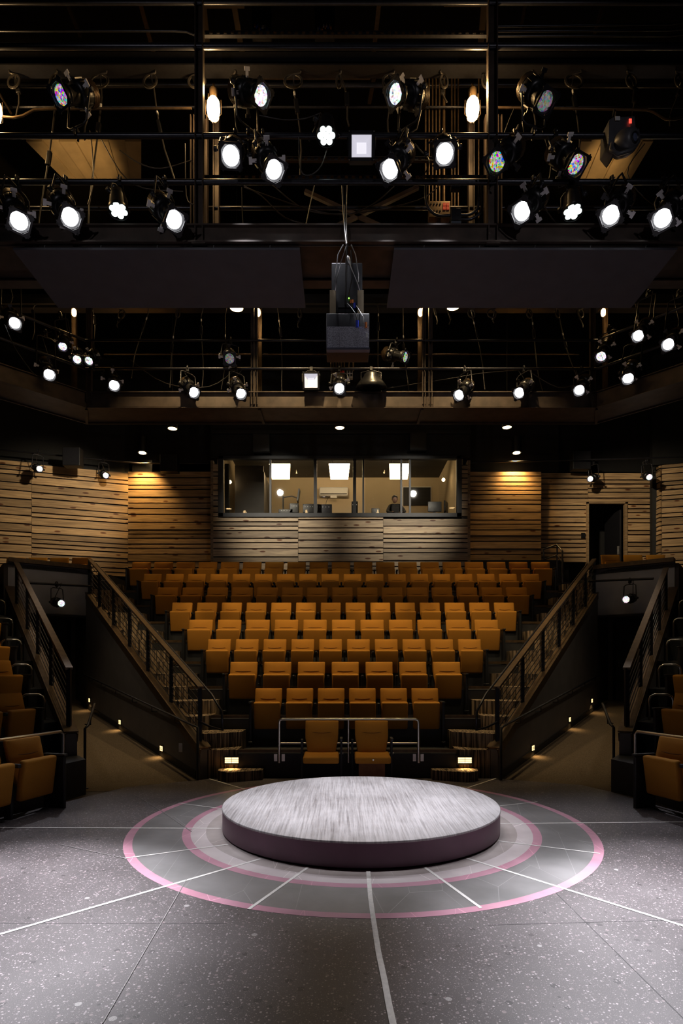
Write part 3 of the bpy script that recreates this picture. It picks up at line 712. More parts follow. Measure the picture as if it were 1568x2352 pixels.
# wavy centre tape
pts = [fl(845, 1999), fl(850, 2060), fl(856, 2105), fl(869, 2190), fl(882, 2250), fl(893, 2310), fl(908, 2380), fl(925, 2450)]
m = MB(); L_, R_ = [], []
for i, p in enumerate(pts):
    d_ = (pts[min(i+1, 7)]-pts[max(i-1, 0)]).normalized(); n_ = Vector((d_.y, -d_.x, 0))*.017; L_.append(p-n_); R_.append(p+n_)
for i in range(7): m.prism([L_[i]-pts[0], R_[i]-pts[0], R_[i+1]-pts[0], L_[i+1]-pts[0]], (0, 0, .0008))
m.build('floor_tape', 'tape', label='wide crooked white tape running from the platform towards the viewer', category='floor tape', group='white tapes on the stage floor').location = pts[0]+Vector((0, 0, .0048))
# joints between the stage floor sheets
jt = MB()
for a, b in (((1255, 2030), (1620, 2390)), ((-20, 2121), (520, 2121)), ((1120, 2125), (1600, 2112))):
    p, q = fl(*a), fl(*b); jt.bar(p+Vector((0, 0, .0004)), q+Vector((0, 0, .0004)), .006, .0006)
S(jt, 'trim_floor_joints', mat('dark_joint', (.02, .018, .018), .7))

# ------------------------------------------------------------------ step lights
def step_light(p, nrm, wide, label, e):
    r = thing('step_light', label, 'step light', p, 0, 'louvred step lights')
    n = Vector(nrm).normalized(); u = Vector((0, 0, 1)).cross(n).normalized(); z = Vector((0, 0, 1)); hh = .085
    MB().bar(-u*wide*.62, u*wide*.62, .012, hh*1.6, up=z).build('face_plate', 'black_metal', r)
    MB().bar(-u*wide/2+n*.008, u*wide/2+n*.008, .006, hh, up=z).build('lamp_strip', 'lamp_step', r)
    lv = MB()
    for dz in (-.012, .012): lv.bar(-u*wide/2+n*.013+z*dz, u*wide/2+n*.013+z*dz, .010, .006, up=z)
    lv.bar(n*.013-z*hh/2, n*.013+z*hh/2, .005, .006, up=u); lv.build('louvre', 'black_metal', r)
    spot('step_glow', p+n*.05+z*.0, p+n*.13-z*.35, e, 112, 1, WARM, .04)
for side, W in ((-1, WL), (1, WR)):
    lst = ((215, 1608), (286, 1658), (383, 1718)) if side < 0 else ((1349, 1609), (1297, 1652), (1211, 1717))
    for i, (px, py) in enumerate(lst):
        k = (px-CX)/F; sl = -.755 if side < 0 else .717; x0 = -2.19 if side < 0 else 2.42
        Y = (x0-sl*9.1)/(k-sl); p = at(px, py, Y); n = Vector((side*.8, -.6*1, 0)); n = Vector((side*.8, .6*0+ (-.6 if False else .6), 0))
        nn_ = Vector((side*.8, .6, 0)) if False else Vector((side*.799, .602*1, 0))
        d_ = Vector((sl, 1, 0)).normalized(); nn_ = Vector((side*abs(d_.y), abs(d_.x), 0)) if False else Vector((side*d_.y, -side*d_.x, 0))
        step_light(p+nn_*.095, nn_, .12, 'small lit louvred step light low on the %s ramp wall, %s from the stage' % ('left' if side < 0 else 'right', ORD[2-i]), 6)
    sp = at(532 if side < 0 else 1067, 1746, 9.03); step_light(sp, (0, -1, 0), .21, 'wide lit step light in the riser of the %s stair' % ('left' if side < 0 else 'right'), 14)

# ------------------------------------------------------------------ control booth
bx0, bx1 = (503-CX)*BY/F, (1058-CX)*BY/F; bz0, bz1 = 6.06, 7.80
fw = S(MB().box((bx0+.06, BY-.02, (bz0+bz1)/2), (.14, .14, bz1-bz0)).box((bx1-.06, BY-.02, (bz0+bz1)/2), (.14, .14, bz1-bz0))
       .box(((bx0+bx1)/2, BY-.02, bz0+.05), (bx1-bx0, .14, .11)).box(((bx0+bx1)/2, BY-.02, bz1-.04), (bx1-bx0, .14, .09)), 'window_1', 'riserblack')
ml = MB()
for px, wd in ((621, .055), (724, .09), (814, .09), (834, .05), (921, .055), (941, .055)):
    x = (px-CX)*BY/F; ml.box((x, BY, (bz0+bz1)/2), (wd, .08, bz1-bz0-.1))
ml.build('window_mullions', 'riserblack', fw)
gl = MB()
for a, b in ((515, 619), (624, 721), (838, 919), (943, 1045)):
    gl.box((((a+b)/2-CX)*BY/F, BY+.02, (bz0+bz1)/2), ((b-a)*BY/F, .008, bz1-bz0-.14))
gl.build('window_panes', 'glass', fw)
bi = MB()
bi.box((0, 20.4, 6.8), (7.4, .1, 3.4)); 
bi.box((bx0-.05, 18.6, 6.8), (.1, 3.6, 3.4)); bi.box((bx1+.05, 18.6, 6.8), (.1, 3.6, 3.4))
S(bi, 'wall_booth_interior', 'beige')
S(MB().box((0, 18.5, 8.5), (7.4, 3.9, .1)), 'ceiling_booth', 'black')
S(MB().box((0, 18.5, 5.57), (7.4, 3.7, .1)), 'floor_booth', 'darkfloor')
S(MB().box((-1.9-1.0, 18.2, 6.7), (.9, .1, 2.8)).box((-2.48, 18.9, 6.6), (.1, 1.5, 2.6)), 'wall_booth_closet', 'wallpaint')
# booth lamps
for i, px in enumerate((643, 779, 917)):
    p = at(px, 1082, 18.3)
    r = thing('booth_ceiling_lamp', 'lit warm square lamp hanging in the booth, %s of three' % ('left', 'middle', 'right')[i], 'ceiling lamp', p, 0, 'booth ceiling lamps')
    t = .33
    MB().prism([(-t, -.12, .18), (t, -.12, .18), (t*.85, .25, -.18), (-t*.85, .25, -.18)], (0, .02, .02)).build('lit_panel', 'lamp_booth', r)
    MB().box((-t*.7, .1, .45), (.02, .02, .5)).box((t*.7, .1, .45), (.02, .02, .5)).build('hanger', 'black_metal', r)
for px, py in ((528, 1107), (1018, 1102)):
    p = at(px, py, 18.0); r = thing('wall_lamp', 'small lit globe lamp on the booth side wall, %s' % ('left' if px < 700 else 'right'), 'wall lamp', p, 0, 'booth wall lamps')
    MB().lathe((0, 0, -.05), (0, 0, 1), [(0, .02), (.02, .045), (.05, .055), (.08, .045), (.1, .02)], 14).build('globe', 'lamp_booth', r)
    MB().tube((0, 0, .05), (0, .0, .12), .02).build('holder', 'chrome', r)
p = at(766, 1131, 20.2)
r = thing('air_conditioner', 'white wall air conditioner on the booth back wall', 'air conditioner', p)
MB().box((0, 0, 0), (1.0, .25, .30)).build('housing', 'white', r, bevel=.04)
MB().box((0, -.14, -.09), (.92, .02, .03)).build('louvre', 'black_metal', r)
MB().box((0, -.14, -.2), (.22, .03, .08)).build('display', 'white', r)
S(MB().box((0, 17.15, 5.98), (7.0, .7, .05)), 'trim_booth_desk', 'riserblack')
def monitor(px, py, Y, wd, ht, rz, label, stand=True):
    p = at(px, py, Y); r = thing('monitor', label, 'monitor', p, rz, 'booth screens')
    MB().box((0, 0, 0), (wd, .04, ht)).build('screen', 'black_metal', r, bevel=.008)
    MB().box((0, .04, -ht/2-.06), (.05, .04, .16)).box((0, .02, -ht/2-.13), (.22, .16, .015)).build('stand', 'black_metal', r)
monitor(998, 1164, 17.1, .40, .30, 0, 'black monitor on the booth desk at the right')
monitor(1024, 1164, 17.05, .30, .30, 1.1, 'black monitor turned sideways at the right end of the booth desk')
monitor(862, 1174, 17.1, .24, .16, .1, 'small dark screen left of the seated person')
p = at(957, 1140, 20.3); MB().box((0, 0, 0), (.95, .03, .62)).build('wall_screen', 'black', label='large dark pale-framed screen on the booth back wall', category='screen').location = p
MB().box((0, .02, .33), (1.02, .03, .03)).box((.50, .02, 0), (.03, .03, .68)).box((-.50, .02, 0), (.03, .03, .68)).build('screen_frame', 'white', bpy.data.objects['wall_screen'])
# screen on a jointed arm at the left
p = at(650, 1178, 17.2)
r = thing('desk_screen', 'thin screen on a jointed desk arm at the left of the booth', 'screen', p)
MB().path([(0, 0, 0), (0, 0, .50)], .02).path([(0, 0, .46), (.26, 0, .50), (.42, 0, .44)], .016).build('arm', 'black_metal', r)
MB().box((.46, 0, .5), (.04, .30, .36), Matrix.Rotation(.15, 3, 'Y')).build('screen', 'black_metal', r)
MB().box((0, 0, -.03), (.14, .14, .06)).build('base', 'black_metal', r)
for px, py, wd, ht, lab in ((657, 1178, .42, .14, 'black mixer box under the jointed arm in the booth'), (676, 1170, .26, .28, 'black box beside the jointed arm in the booth'), (710, 1171, .36, .26, 'dark equipment case left of the booth centre post'), (745, 1172, .44, .27, 'dark equipment case right of the booth centre post'), (814, 1168, .18, .34, 'small black loudspeaker on the booth desk')):
    r = thing('equipment_case', lab, 'equipment', at(px, py, 17.05), 0, 'booth desk equipment')
    MB().box((0, 0, 0), (wd, .3, ht)).build('case', 'black_metal', r, bevel=.01)
    k = MB()
    for j in range(4): k.lathe((-wd*.3+wd*.2*j, -.15, ht*.2), (0, -1, 0), [(0, .012), (.015, .010)], 8)
    k.build('knob', 'tab', r)
r = thing('desk_lamp', 'thin gooseneck lamp on the booth desk', 'desk lamp', at(748, 1160, 17.0))
MB().path([(0, 0, 0), (.02, 0, .12), (.08, 0, .22), (.04, 0, .25), (-.06, 0, .24)], .007, 6).build('gooseneck', 'black_metal', r)
MB().box((-.08, 0, .235), (.12, .04, .02)).build('lamp_head', 'tab', r)

# ------------------------------------------------------------------ person in the booth (seated, seen from the chest up)
def person():
    base = at(908, 1186, 17.75); base.z = 5.62
    r = thing('person', 'person in dark clothes seated at the booth desk, leaning forward over it', 'person', base)
    V = {'pel': (0, .1, .50), 'sp': (0, .06, .75), 'ch': (-.02, -.02, .98), 'nk': (-.02, -.06, 1.13),
         'sl': (-.18, -.03, 1.07), 'el': (-.27, -.22, .86), 'wl': (-.13, -.42, .78), 'sr': (.16, -.03, 1.07), 'er': (.27, -.2, .86), 'wr': (.12, -.42, .78),
         'hl': (-.1, .05, .48), 'kl': (-.14, -.36, .48), 'al': (-.14, -.36, .09), 'fl': (-.15, -.50, .05), 'hr': (.1, .05, .48), 'kr': (.14, -.36, .48), 'ar': (.14, -.36, .09), 'fr': (.15, -.50, .05)}
    Rr = {'pel': .15, 'sp': .145, 'ch': .15, 'nk': .06, 'sl': .07, 'el': .048, 'wl': .03, 'sr': .07, 'er': .048, 'wr': .03, 'hl': .095, 'kl': .065, 'al': .045, 'fl': .035, 'hr': .095, 'kr': .065, 'ar': .045, 'fr': .035}
    Ed = [('pel', 'sp'), ('sp', 'ch'), ('ch', 'nk'), ('ch', 'sl'), ('sl', 'el'), ('el', 'wl'), ('ch', 'sr'), ('sr', 'er'), ('er', 'wr'), ('pel', 'hl'), ('hl', 'kl'), ('kl', 'al'), ('al', 'fl'), ('pel', 'hr'), ('hr', 'kr'), ('kr', 'ar'), ('ar', 'fr')]
    def skin(name, V, Rr, Ed, mt, parent, lv=2):
        ks = list(V); me = bpy.data.meshes.new(name); me.from_pydata([V[k] for k in ks], [(ks.index(a), ks.index(b)) for a, b in Ed], [])
        o = bpy.data.objects.new(name, me); COL.objects.link(o); o.parent = parent; me.materials.append(M[mt])
        sk = o.modifiers.new('skin', 'SKIN'); sk.use_smooth_shade = True
        for i, k in enumerate(ks):
            me.skin_vertices[0].data[i].radius = (Rr[k], Rr[k]); me.skin_vertices[0].data[i].use_root = i == 0
        ss = o.modifiers.new('sub', 'SUBSURF'); ss.levels = ss.render_levels = lv
        return o
    skin('clothed_body', V, Rr, Ed, 'cloth', r)
    m = MB(); m.T = Matrix.Translation((-.03, -.10, 1.27)) @ Matrix.Rotation(.25, 4, 'X')
    prof = []
    for j in range(13):
        t = j/12; prof.append((-.115+.23*t, max(.004, .082*math.sin(PI*min(1, max(0, t*.92+.04)))**.62)))
    m.lathe((0, 0, 0), (0, 0, 1), prof, 20)
    m.lathe((0, -.08, -.01), (0, -1, -.3), [(-.02, .016), (.012, .011), (.026, .004)], 8)
    for s in (-1, 1): m.lathe((s*.078, .005, -.005), (s, .1, 0), [(0, .02), (.012, .022), (.018, .012)], 8)
    m.tube((-.02, -.074, -.055), (.02, -.074, -.055), .006, 6)
    h = m.build('head', 'skin', r)
    e = MB(); e.T = m.T
    for s in (-1, 1): e.lathe((s*.03, -.078, .015), (0, -1, 0), [(0, .010), (.006, .006)], 8)
    e.build('eyes', 'hair', h)
    hm = MB(); hm.T = m.T; hm.lathe((0, .016, .0), (0, .15, 1), [(-.02, .088), (.03, .093), (.07, .088), (.10, .066), (.125, .03), (.13, .003)], 18); hm.build('hair', 'hair', r)
    for sx, wk in ((-1, 'wl'), (1, 'wr')):
        wv = Vector(V[wk]); HV = {'w': wv, 'p': wv+Vector((-sx*.02, -.07, -.005))}; HR = {'w': .027, 'p': .032}; HE = [('w', 'p')]
        for f in range(4):
            b0 = wv+Vector((-.028+.019*f, -.085, -.004)); ln_ = (.07, .08, .076, .06)[f]
            HV['a%d' % f] = b0; HV['b%d' % f] = b0+Vector((0, -ln_*.5, .004)); HV['c%d' % f] = b0+Vector((0, -ln_, -.016))
            for q in 'abc': HR[q+str(f)] = .009
            HE += [('p', 'a%d' % f), ('a%d' % f, 'b%d' % f), ('b%d' % f, 'c%d' % f)]
        HV['t'] = wv+Vector((-sx*.045, -.05, -.008)); HV['u'] = wv+Vector((-sx*.062, -.08, -.014)); HR['t'] = .011; HR['u'] = .009; HE += [('p', 't'), ('t', 'u')]
        skin('hand', HV, HR, HE, 'skin', r, 1)
person()
r = thing('office_chair', 'dark office chair under the person in the booth', 'chair', (at(908, 1186, 17.95).x, 17.9, 5.62))
MB().box((0, 0, .40), (.46, .44, .07)).build('seat', 'cloth', r, bevel=.03); MB().box((0, .26, .72), (.42, .06, .5)).build('backrest', 'cloth', r, bevel=.025)
MB().tube((0, 0, .06), (0, 0, .38), .03).build('column', 'black_metal', r)
for k in range(5): a = 2*PI*k/5; MB().bar((0, 0, .07), (.28*math.cos(a), .28*math.sin(a), .04), .04, .03).build('leg', 'black_metal', r)

# ================================================================== rigging above the stage
def pipe_obj(p, q, r, label, mt='pipe', group='horizontal rig pipes', name='rig_pipe'):
    p, q = Vector(p), Vector(q)
    o = MB().tube((0, 0, 0), q-p, r, 12).build(name, mt, label=label, category='pipe', group=group); o.location = p; return o
NY = 6.76
zN = lambda py, Y=NY: H-(py-HY)*Y/F
zF = zN
# near bridge: deck, front and rear beams, columns
S(MB().box((0, NY, zN(543)), (14, .018, .25)).box((0, NY, zN(565)+.01), (14, .14, .018)).box((0, NY, zN(521)-.005), (14, .10, .016)), 'trim_beam_near_front', 'beam')
S(MB().box((0, 7.5, 6.82), (14, .018, .22)).box((0, 7.5, 6.70), (14, .16, .018)), 'trim_beam_near_back', 'beam')
S(MB().box((0, 7.13, 6.74), (14, .74, .02)), 'floor_bridge_near', 'beam')
S(MB().box((0, 7.4, 9.48), (14, .018, .24)).box((0, 7.4, 9.36), (14, .17, .018)), 'trim_beam_upper', 'black_metal')
for i, (px, w_, y0, Y) in enumerate(((458, .085, -120, NY), (1130, .10, -120, NY), (443, .04, 270, 7.45), (472, .045, 270, 7.45), (1117, .04, 270, 7.45), (1146, .045, 270, 7.45), (497, .065, 262, 7.6), (1081, .065, 262, 7.6))):
    x = (px-CX)*Y/F; zb = zN(562) if Y == NY else 6.76; zt = min(11, zN(y0, Y)); m = MB()
    m.box((x-w_/2, Y, (zb+zt)/2), (.012, .09, zt-zb)).box((x+w_/2, Y, (zb+zt)/2), (.012, .09, zt-zb)).box((x, Y+.02, (zb+zt)/2), (w_, .012, zt-zb))
    if Y == NY:
        m.box((x, Y, zb-.015), (.16, .12, .02))
    o = m.build('rig_column', 'beam', category='column', group='vertical steel columns of the near bridge',
       label=('wide steel column carrying the near bridge, %s of the middle' % ('left' if px < 784 else 'right')) if Y == NY else 'narrow steel upright at the near bridge, %s from the left' % ORD[(443, 472, 497, 1081, 1117, 1146).index(px)])
# horizontal pipes of the near bridge
for py, Y, r, lab in ((418, NY, .030, 'thick dark pipe of the near bridge carrying the lowest row of lanterns'), (312, NY, .030, 'thick dark pipe of the near bridge carrying the middle row of lanterns'),
                      (107, NY, .034, 'thick dark pipe crossing near the top of the view'), (478, 7.62, .024, 'dark back pipe behind the lowest near lanterns'),
                      (246, 7.62, .014, 'thin dark pipe level with the two large warm lamps'), (7, NY, .022, 'dark pipe at the very top edge'), (196, 8.3, .03, 'dark brown strut behind the coiled cables')):
    pipe_obj((-7, Y, zN(py, Y)), (7, Y, zN(py, Y)), r, lab)
# thin conduits at the top corners
for pts, lab in ((((-40, 71), (400, 71), (428, 73), (446, 80)), 'thin conduit at the top left bending down to the column'), (((1133, 61), (1540, 55), (1600, 46)), 'upper thin conduit at the top right'),
                 (((1133, 72), (1540, 69), (1600, 62)), 'middle thin conduit at the top right'), (((1133, 83), (1540, 82), (1600, 74)), 'lower thin conduit at the top right')):
    P = [at(x, y, 6.9) for x, y in pts]; o = MB().path([p-P[0] for p in P], .012, 8).build('conduit', 'pipe', label=lab, category='conduit', group='thin conduits under the roof'); o.location = P[0]
for pts, lab in ((((-30, 255), (10, 268), (30, 270), (52, 266), (78, 252), (110, 250), (440, 249)), 'bent conduit running right from the left edge'), (((1140, 247), (1485, 252), (1500, 257), (1528, 274), (1550, 274), (1600, 262)), 'bent conduit running to the right edge')):
    P = [at(x, y, 7.3) for x, y in pts]; o = MB().path([p-P[0] for p in P], .014, 8).build('conduit', 'bronze', label=lab, category='conduit', group='thin conduits under the roof'); o.location = P[0]
# perforated struts
def strut(x0, x1, py, Y, lab):
    a, b = at(x0, py, Y), at(x1, py, Y); L_ = b.x-a.x; m = MB(); h = .045
    m.box((L_/2, 0, h/2), (L_, .04, .008)).box((L_/2, 0, -h/2), (L_, .04, .008)); n = int(L_/.085)
    for i in range(n): m.box((L_*(i+.5)/n, 0, 0), (.045, .012, h))
    o = m.build('slotted_strut', 'pipe', label=lab, category='strut', group='slotted steel struts'); o.location = a
strut(468, 1122, 79, 6.95, 'slotted steel strut high between the two columns')
strut(468, 1122, 410, 6.95, 'slotted steel strut just above the lowest near pipe')
strut(640, 1010, 367, 7.5, 'slotted strut behind the square floodlight')
# roof steel seen high up
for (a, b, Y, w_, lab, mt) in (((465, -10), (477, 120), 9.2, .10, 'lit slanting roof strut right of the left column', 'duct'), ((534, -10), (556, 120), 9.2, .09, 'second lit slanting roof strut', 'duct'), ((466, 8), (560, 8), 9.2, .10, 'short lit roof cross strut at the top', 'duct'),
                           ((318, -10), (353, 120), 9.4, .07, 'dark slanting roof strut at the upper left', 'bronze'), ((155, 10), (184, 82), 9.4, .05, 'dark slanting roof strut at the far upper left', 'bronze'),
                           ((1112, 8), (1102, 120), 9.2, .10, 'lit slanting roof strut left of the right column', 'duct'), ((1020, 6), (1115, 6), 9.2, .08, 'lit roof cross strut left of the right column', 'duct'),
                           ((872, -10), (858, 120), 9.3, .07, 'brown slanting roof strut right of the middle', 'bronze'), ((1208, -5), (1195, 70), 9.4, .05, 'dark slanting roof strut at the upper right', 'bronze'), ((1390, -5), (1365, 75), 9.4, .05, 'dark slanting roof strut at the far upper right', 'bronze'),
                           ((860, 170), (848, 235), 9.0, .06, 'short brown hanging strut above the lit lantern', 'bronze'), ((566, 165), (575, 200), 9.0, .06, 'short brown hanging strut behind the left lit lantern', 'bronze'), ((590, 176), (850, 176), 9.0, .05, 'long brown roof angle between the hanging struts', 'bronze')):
    p, q = at(*a, Y), at(*b, Y); q = Vector((q.x, q.y+(.9 if abs(a[0]-b[0]) < 60 else 0), q.z+(.0)))
    if abs(a[0]-b[0]) < 60:
        q = at(*b, Y+.9)
    o = MB().bar((0, 0, 0), q-p, w_, .05).build('roof_strut', mt, label=lab, category='strut', group='roof struts'); o.location = p
# bolted cross bracing far behind
for i, (a, b) in enumerate((((700, 440), (960, 560)), ((960, 430), (690, 560)))):
    p, q = at(*a, 9.6), at(*b, 9.6); o = MB().bar((0, 0, 0), q-p, .06, .06).build('cross_brace', 'beam', label='dark diagonal brace crossing behind the hanging cable bundle, sloping %s' % ('down to the right' if i == 0 else 'down to the left'), category='brace'); o.location = p
# roof deck fields lit from below
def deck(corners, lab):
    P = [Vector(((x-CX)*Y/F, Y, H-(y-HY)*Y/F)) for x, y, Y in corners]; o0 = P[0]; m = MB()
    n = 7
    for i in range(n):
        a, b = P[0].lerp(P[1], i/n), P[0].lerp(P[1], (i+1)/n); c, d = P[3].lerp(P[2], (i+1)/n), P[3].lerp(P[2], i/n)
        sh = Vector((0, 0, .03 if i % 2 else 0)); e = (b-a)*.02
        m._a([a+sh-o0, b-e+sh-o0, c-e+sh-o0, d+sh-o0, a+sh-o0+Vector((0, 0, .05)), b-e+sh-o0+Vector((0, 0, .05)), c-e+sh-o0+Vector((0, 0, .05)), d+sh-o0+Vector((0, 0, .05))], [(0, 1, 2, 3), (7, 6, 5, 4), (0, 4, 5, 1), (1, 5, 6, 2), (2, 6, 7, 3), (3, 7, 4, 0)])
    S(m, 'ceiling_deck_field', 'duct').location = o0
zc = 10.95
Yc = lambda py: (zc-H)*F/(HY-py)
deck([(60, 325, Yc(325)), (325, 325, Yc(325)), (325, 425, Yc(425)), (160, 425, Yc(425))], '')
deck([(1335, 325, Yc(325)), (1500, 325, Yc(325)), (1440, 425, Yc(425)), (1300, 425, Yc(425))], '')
spot('deck_glow', at(270, 440, 8.6), at(185, 380, 10.6), 1000, 30, .9, WARM, .05)  # added spot, no lamp modelled here, makes the glow on the left field
spot('deck_glow', at(1400, 440, 8.6), at(1385, 375, 10.6), 900, 20, .9, WARM, .05)  # same added spot for the right field

# acoustic cloud panels hung below the near bridge
for i, (x0, x1) in enumerate(((30, 688), (905, 1555))):
    ya, yb, z = 6.72, 7.80, 6.575; xa, xb = (x0-CX)*ya/F, (x1-CX)*ya/F
    r = thing('acoustic_panel', 'large dark rectangular ceiling panel hung under the near bridge, %s one' % ('left' if i == 0 else 'right'), 'acoustic panel', ((xa+xb)/2, (ya+yb)/2, z), 0, 'hung acoustic panels')
    hw = (xb-xa)/2; hd = (yb-ya)/2
    MB().box((0, 0, .015), (xb-xa, yb-ya, .03)).build('panel_board', 'panel', r)
    for j in range(5):
        x = -hw+.35+(2*hw-.7)*j/4; h = MB(); h.path([(x, -hd+.03, .03), (x, -hd+.03, .07), (x+.015, -hd+.03, .085)], .006, 6); h.build('hanging_hook', 'steelwire', r)

# far bridge, an octagon side with slanting wings
Yf = 11.6
CL, CR = Vector((-5.12, Yf, 0)), Vector((5.12, Yf, 0))
WLn, WRn = CL+Vector((-3.2, -3.2, 0)), CR+Vector((3.2, -3.2, 0))
zb0, zb1 = 6.93, 7.25
m = MB()
for a, b in ((WLn, CL), (CL, CR), (CR, WRn)):
    n = Vector((-(b-a).y, (b-a).x, 0)).normalized(); z = Vector((0, 0, 1))
    m.prism([a+z*zb0, b+z*zb0, b+z*zb0+n*.02, a+z*zb0+n*.02], (0, 0, zb1-zb0))
    m.bar(a+z*zb1, b+z*zb1, .09, .015); m.bar(a+z*(zb0), b+z*(zb0), .12, .015)
S(m, 'trim_beam_far_front', 'beam')
m = MB()
o1, o2, o3, o4 = WLn+Vector((-.55, .55, 0)), CL+Vector((-.29, .68, 0)), CR+Vector((.29, .68, 0)), WRn+Vector((.55, .55, 0))
for q in ([WLn, CL, o2, o1], [CL, CR, o3, o2], [CR, WRn, o4, o3]): m.prism([p+Vector((0, 0, zb0+.01)) for p in q], (0, 0, .03))
S(m, 'floor_bridge_far', 'beam')
m = MB()
for a, b in ((o1, o2), (o2, o3), (o3, o4)): m.bar(a+Vector((0, 0, zb0+.06)), b+Vector((0, 0, zb0+.06)), .03, .16)
for a, b in ((CL, o2), (CR, o3), (Vector((-1.65, Yf, 0)), Vector((-1.65, Yf+.68, 0))), (Vector((1.62, Yf, 0)), Vector((1.62, Yf+.68, 0)))): m.bar(a+Vector((0, 0, zb0-.01)), b+Vector((0, 0, zb0-.01)), .05, .04)
S(m, 'trim_beam_far_back', 'beam')
for py, r_ in ((848, .024), (783, .024)):
    z = Vector((0, 0, zF(py, Yf-.03)))
    for a, b, nm in ((WLn, CL, 'left wing'), (CL, CR, 'middle'), (CR, WRn, 'right wing')):
        pipe_obj(a+z+Vector((0, -.05, 0)), b+z+Vector((0, -.05, 0)), r_, '%s dark pipe on the %s of the far bridge' % ('lower' if py > 800 else 'upper', nm), group='pipes of the far bridge')
for py, Y in ((845, 12.35), (814, 12.9), (905, 12.3)):
    pipe_obj((-5.3, Y, zF(py, Y)), (5.3, Y, zF(py, Y)), .016, '%s thin back pipe of the far bridge' % {845: 'middle', 814: 'upper', 905: 'lower'}[py], 'bronze', 'pipes of the far bridge')
for px, Y, w_, y0, yb_, nth in ((205, Yf, .09, 640, 925, 0), (580, Yf, .05, 720, 930, 1), (588, Yf+.0, .05, 720, 930, 2), (973, Yf, .05, 720, 930, 3), (988, Yf, .06, 700, 930, 4), (1360, Yf, .09, 640, 925, 5),
                        (171, 12.1, .07, 708, 900, 6), (597, 12.1, .07, 712, 905, 7), (963, 12.1, .07, 712, 905, 8), (1389, 12.1, .07, 708, 900, 9)):
    x = (px-CX)*Y/F; za, zb = zF(yb_, Y), zF(y0-60, Y); m = MB()
    m.box((x-w_/2, Y, (za+zb)/2), (.012, .08, zb-za)).box((x+w_/2, Y, (za+zb)/2), (.012, .08, zb-za)).box((x, Y+.02, (za+zb)/2), (w_, .012, zb-za))
    m.build('rig_column', 'bronze' if nth > 5 else 'beam', label=('steel upright of the far bridge, %s from the left' % ORD[nth]) if nth < 6 else 'upright lit gold by the small warm lamp above it, %s from the left' % ORD[nth-6], category='column', group='steel uprights of the far bridge')
S(MB().box((0, 12.8, 9.8), (16, .2, .3)), 'trim_beam_rear', 'black_metal')
S(MB().box((0, 11.9, 9.28), (14, .05, .12)), 'trim_cable_rail', 'black_metal')

# ------------------------------------------------------------------ lamps
def work_lamp(px, py, Y, big, label, e):
    p = at(px, py, Y); s = 1.35 if big else .75
    r = thing('work_lamp', label, 'lamp', p, 0, 'warm caged work lamps')
    MB().lathe((0, 0, -.11*s), (0, 0, 1), [(0, .02*s), (.02*s, .05*s), (.09*s, .062*s), (.16*s, .055*s), (.20*s, .03*s)], 16).build('glass_globe', 'lamp_warm', r)
    MB().lathe((0, 0, .08*s), (0, 0, 1), [(0, .035*s), (.08*s, .04*s), (.09*s, .02*s)], 12).build('lamp_holder', 'bronze', r)
    cg = MB()
    for k in range(6):
        a = PI*k/3; cg.path([(.07*s*math.cos(a), .07*s*math.sin(a), .07*s), (.075*s*math.cos(a), .075*s*math.sin(a), -.06*s), (.02*s*math.cos(a), .02*s*math.sin(a), -.13*s)], .003, 4)
    cg.build('wire_cage', 'bronze', r)
    MB().path([(0, 0, .15*s), (0, 0, .22*s), (0, .36 if big else .25, .22*s)], .014).build('conduit_arm', 'bronze', r)
    point('work_light', p+Vector((0, -.16*s, .0)), e, WARM, .05)
work_lamp(490, 247, 7.25, True, 'large glowing warm lamp beside the left column', 38)
work_lamp(1085, 247, 7.25, True, 'large glowing warm lamp beside the right column', 38)
work_lamp(170, 717, 11.85, False, 'small glowing warm lamp, leftmost above the far bridge', 8)
work_lamp(593, 717, 11.85, False, 'small glowing warm lamp, second from the left above the far bridge', 8)
work_lamp(965, 717, 11.85, False, 'small glowing warm lamp, third from the left above the far bridge', 8)
work_lamp(1385, 717, 11.85, False, 'small glowing warm lamp, rightmost above the far bridge', 8)
work_lamp(-12, 252, 7.25, True, 'glowing warm lamp at the far left edge', 30)
def down(px, py, Y, rad, label, e, tgt=None, deg=70, can=.12):
    p = at(px, py, Y); r = thing('downlight', label, 'downlight', p, 0, 'round downlights')
    MB().lathe((0, 0, -.004), (0, 0, 1), [(0, rad), (.004, rad)], 20).build('lit_disc', 'lamp_warm', r)
    MB().lathe((0, 0, -.012), (0, 0, 1), [(0, rad*1.05), (.0, rad*1.16), (can, rad*1.16), (can+.01, rad*.8)], 20, capa=False).build('can', 'black_metal', r)
    MB().tube((0, 0, can), (0, 0, 14.5-p.z), .012, 6).build('hanging_rod', 'black_metal', r)
    if e: spot('down_light', p-Vector((0, 0, .03)), tgt or p-Vector((0, 0, 2)), e, deg, .6, WARM, .05)
down(543, 707, 12.5, .14, 'warm lit downlight disc left of the left middle warm lamp', 0)
down(1040, 704, 12.5, .14, 'warm lit downlight disc right of the right middle warm lamp', 0)
down(396, 984, 13.3, .10, 'round downlight below the far bridge, left of three', 60, (-3.2, 14.6, 4.2), 60)
down(780, 982, 13.3, .10, 'round downlight below the far bridge, middle of three', 25, (0, 13.0, 3), 60)
down(1164, 981, 13.3, .10, 'round downlight below the far bridge, right of three', 60, (3.2, 14.6, 4.2), 60)
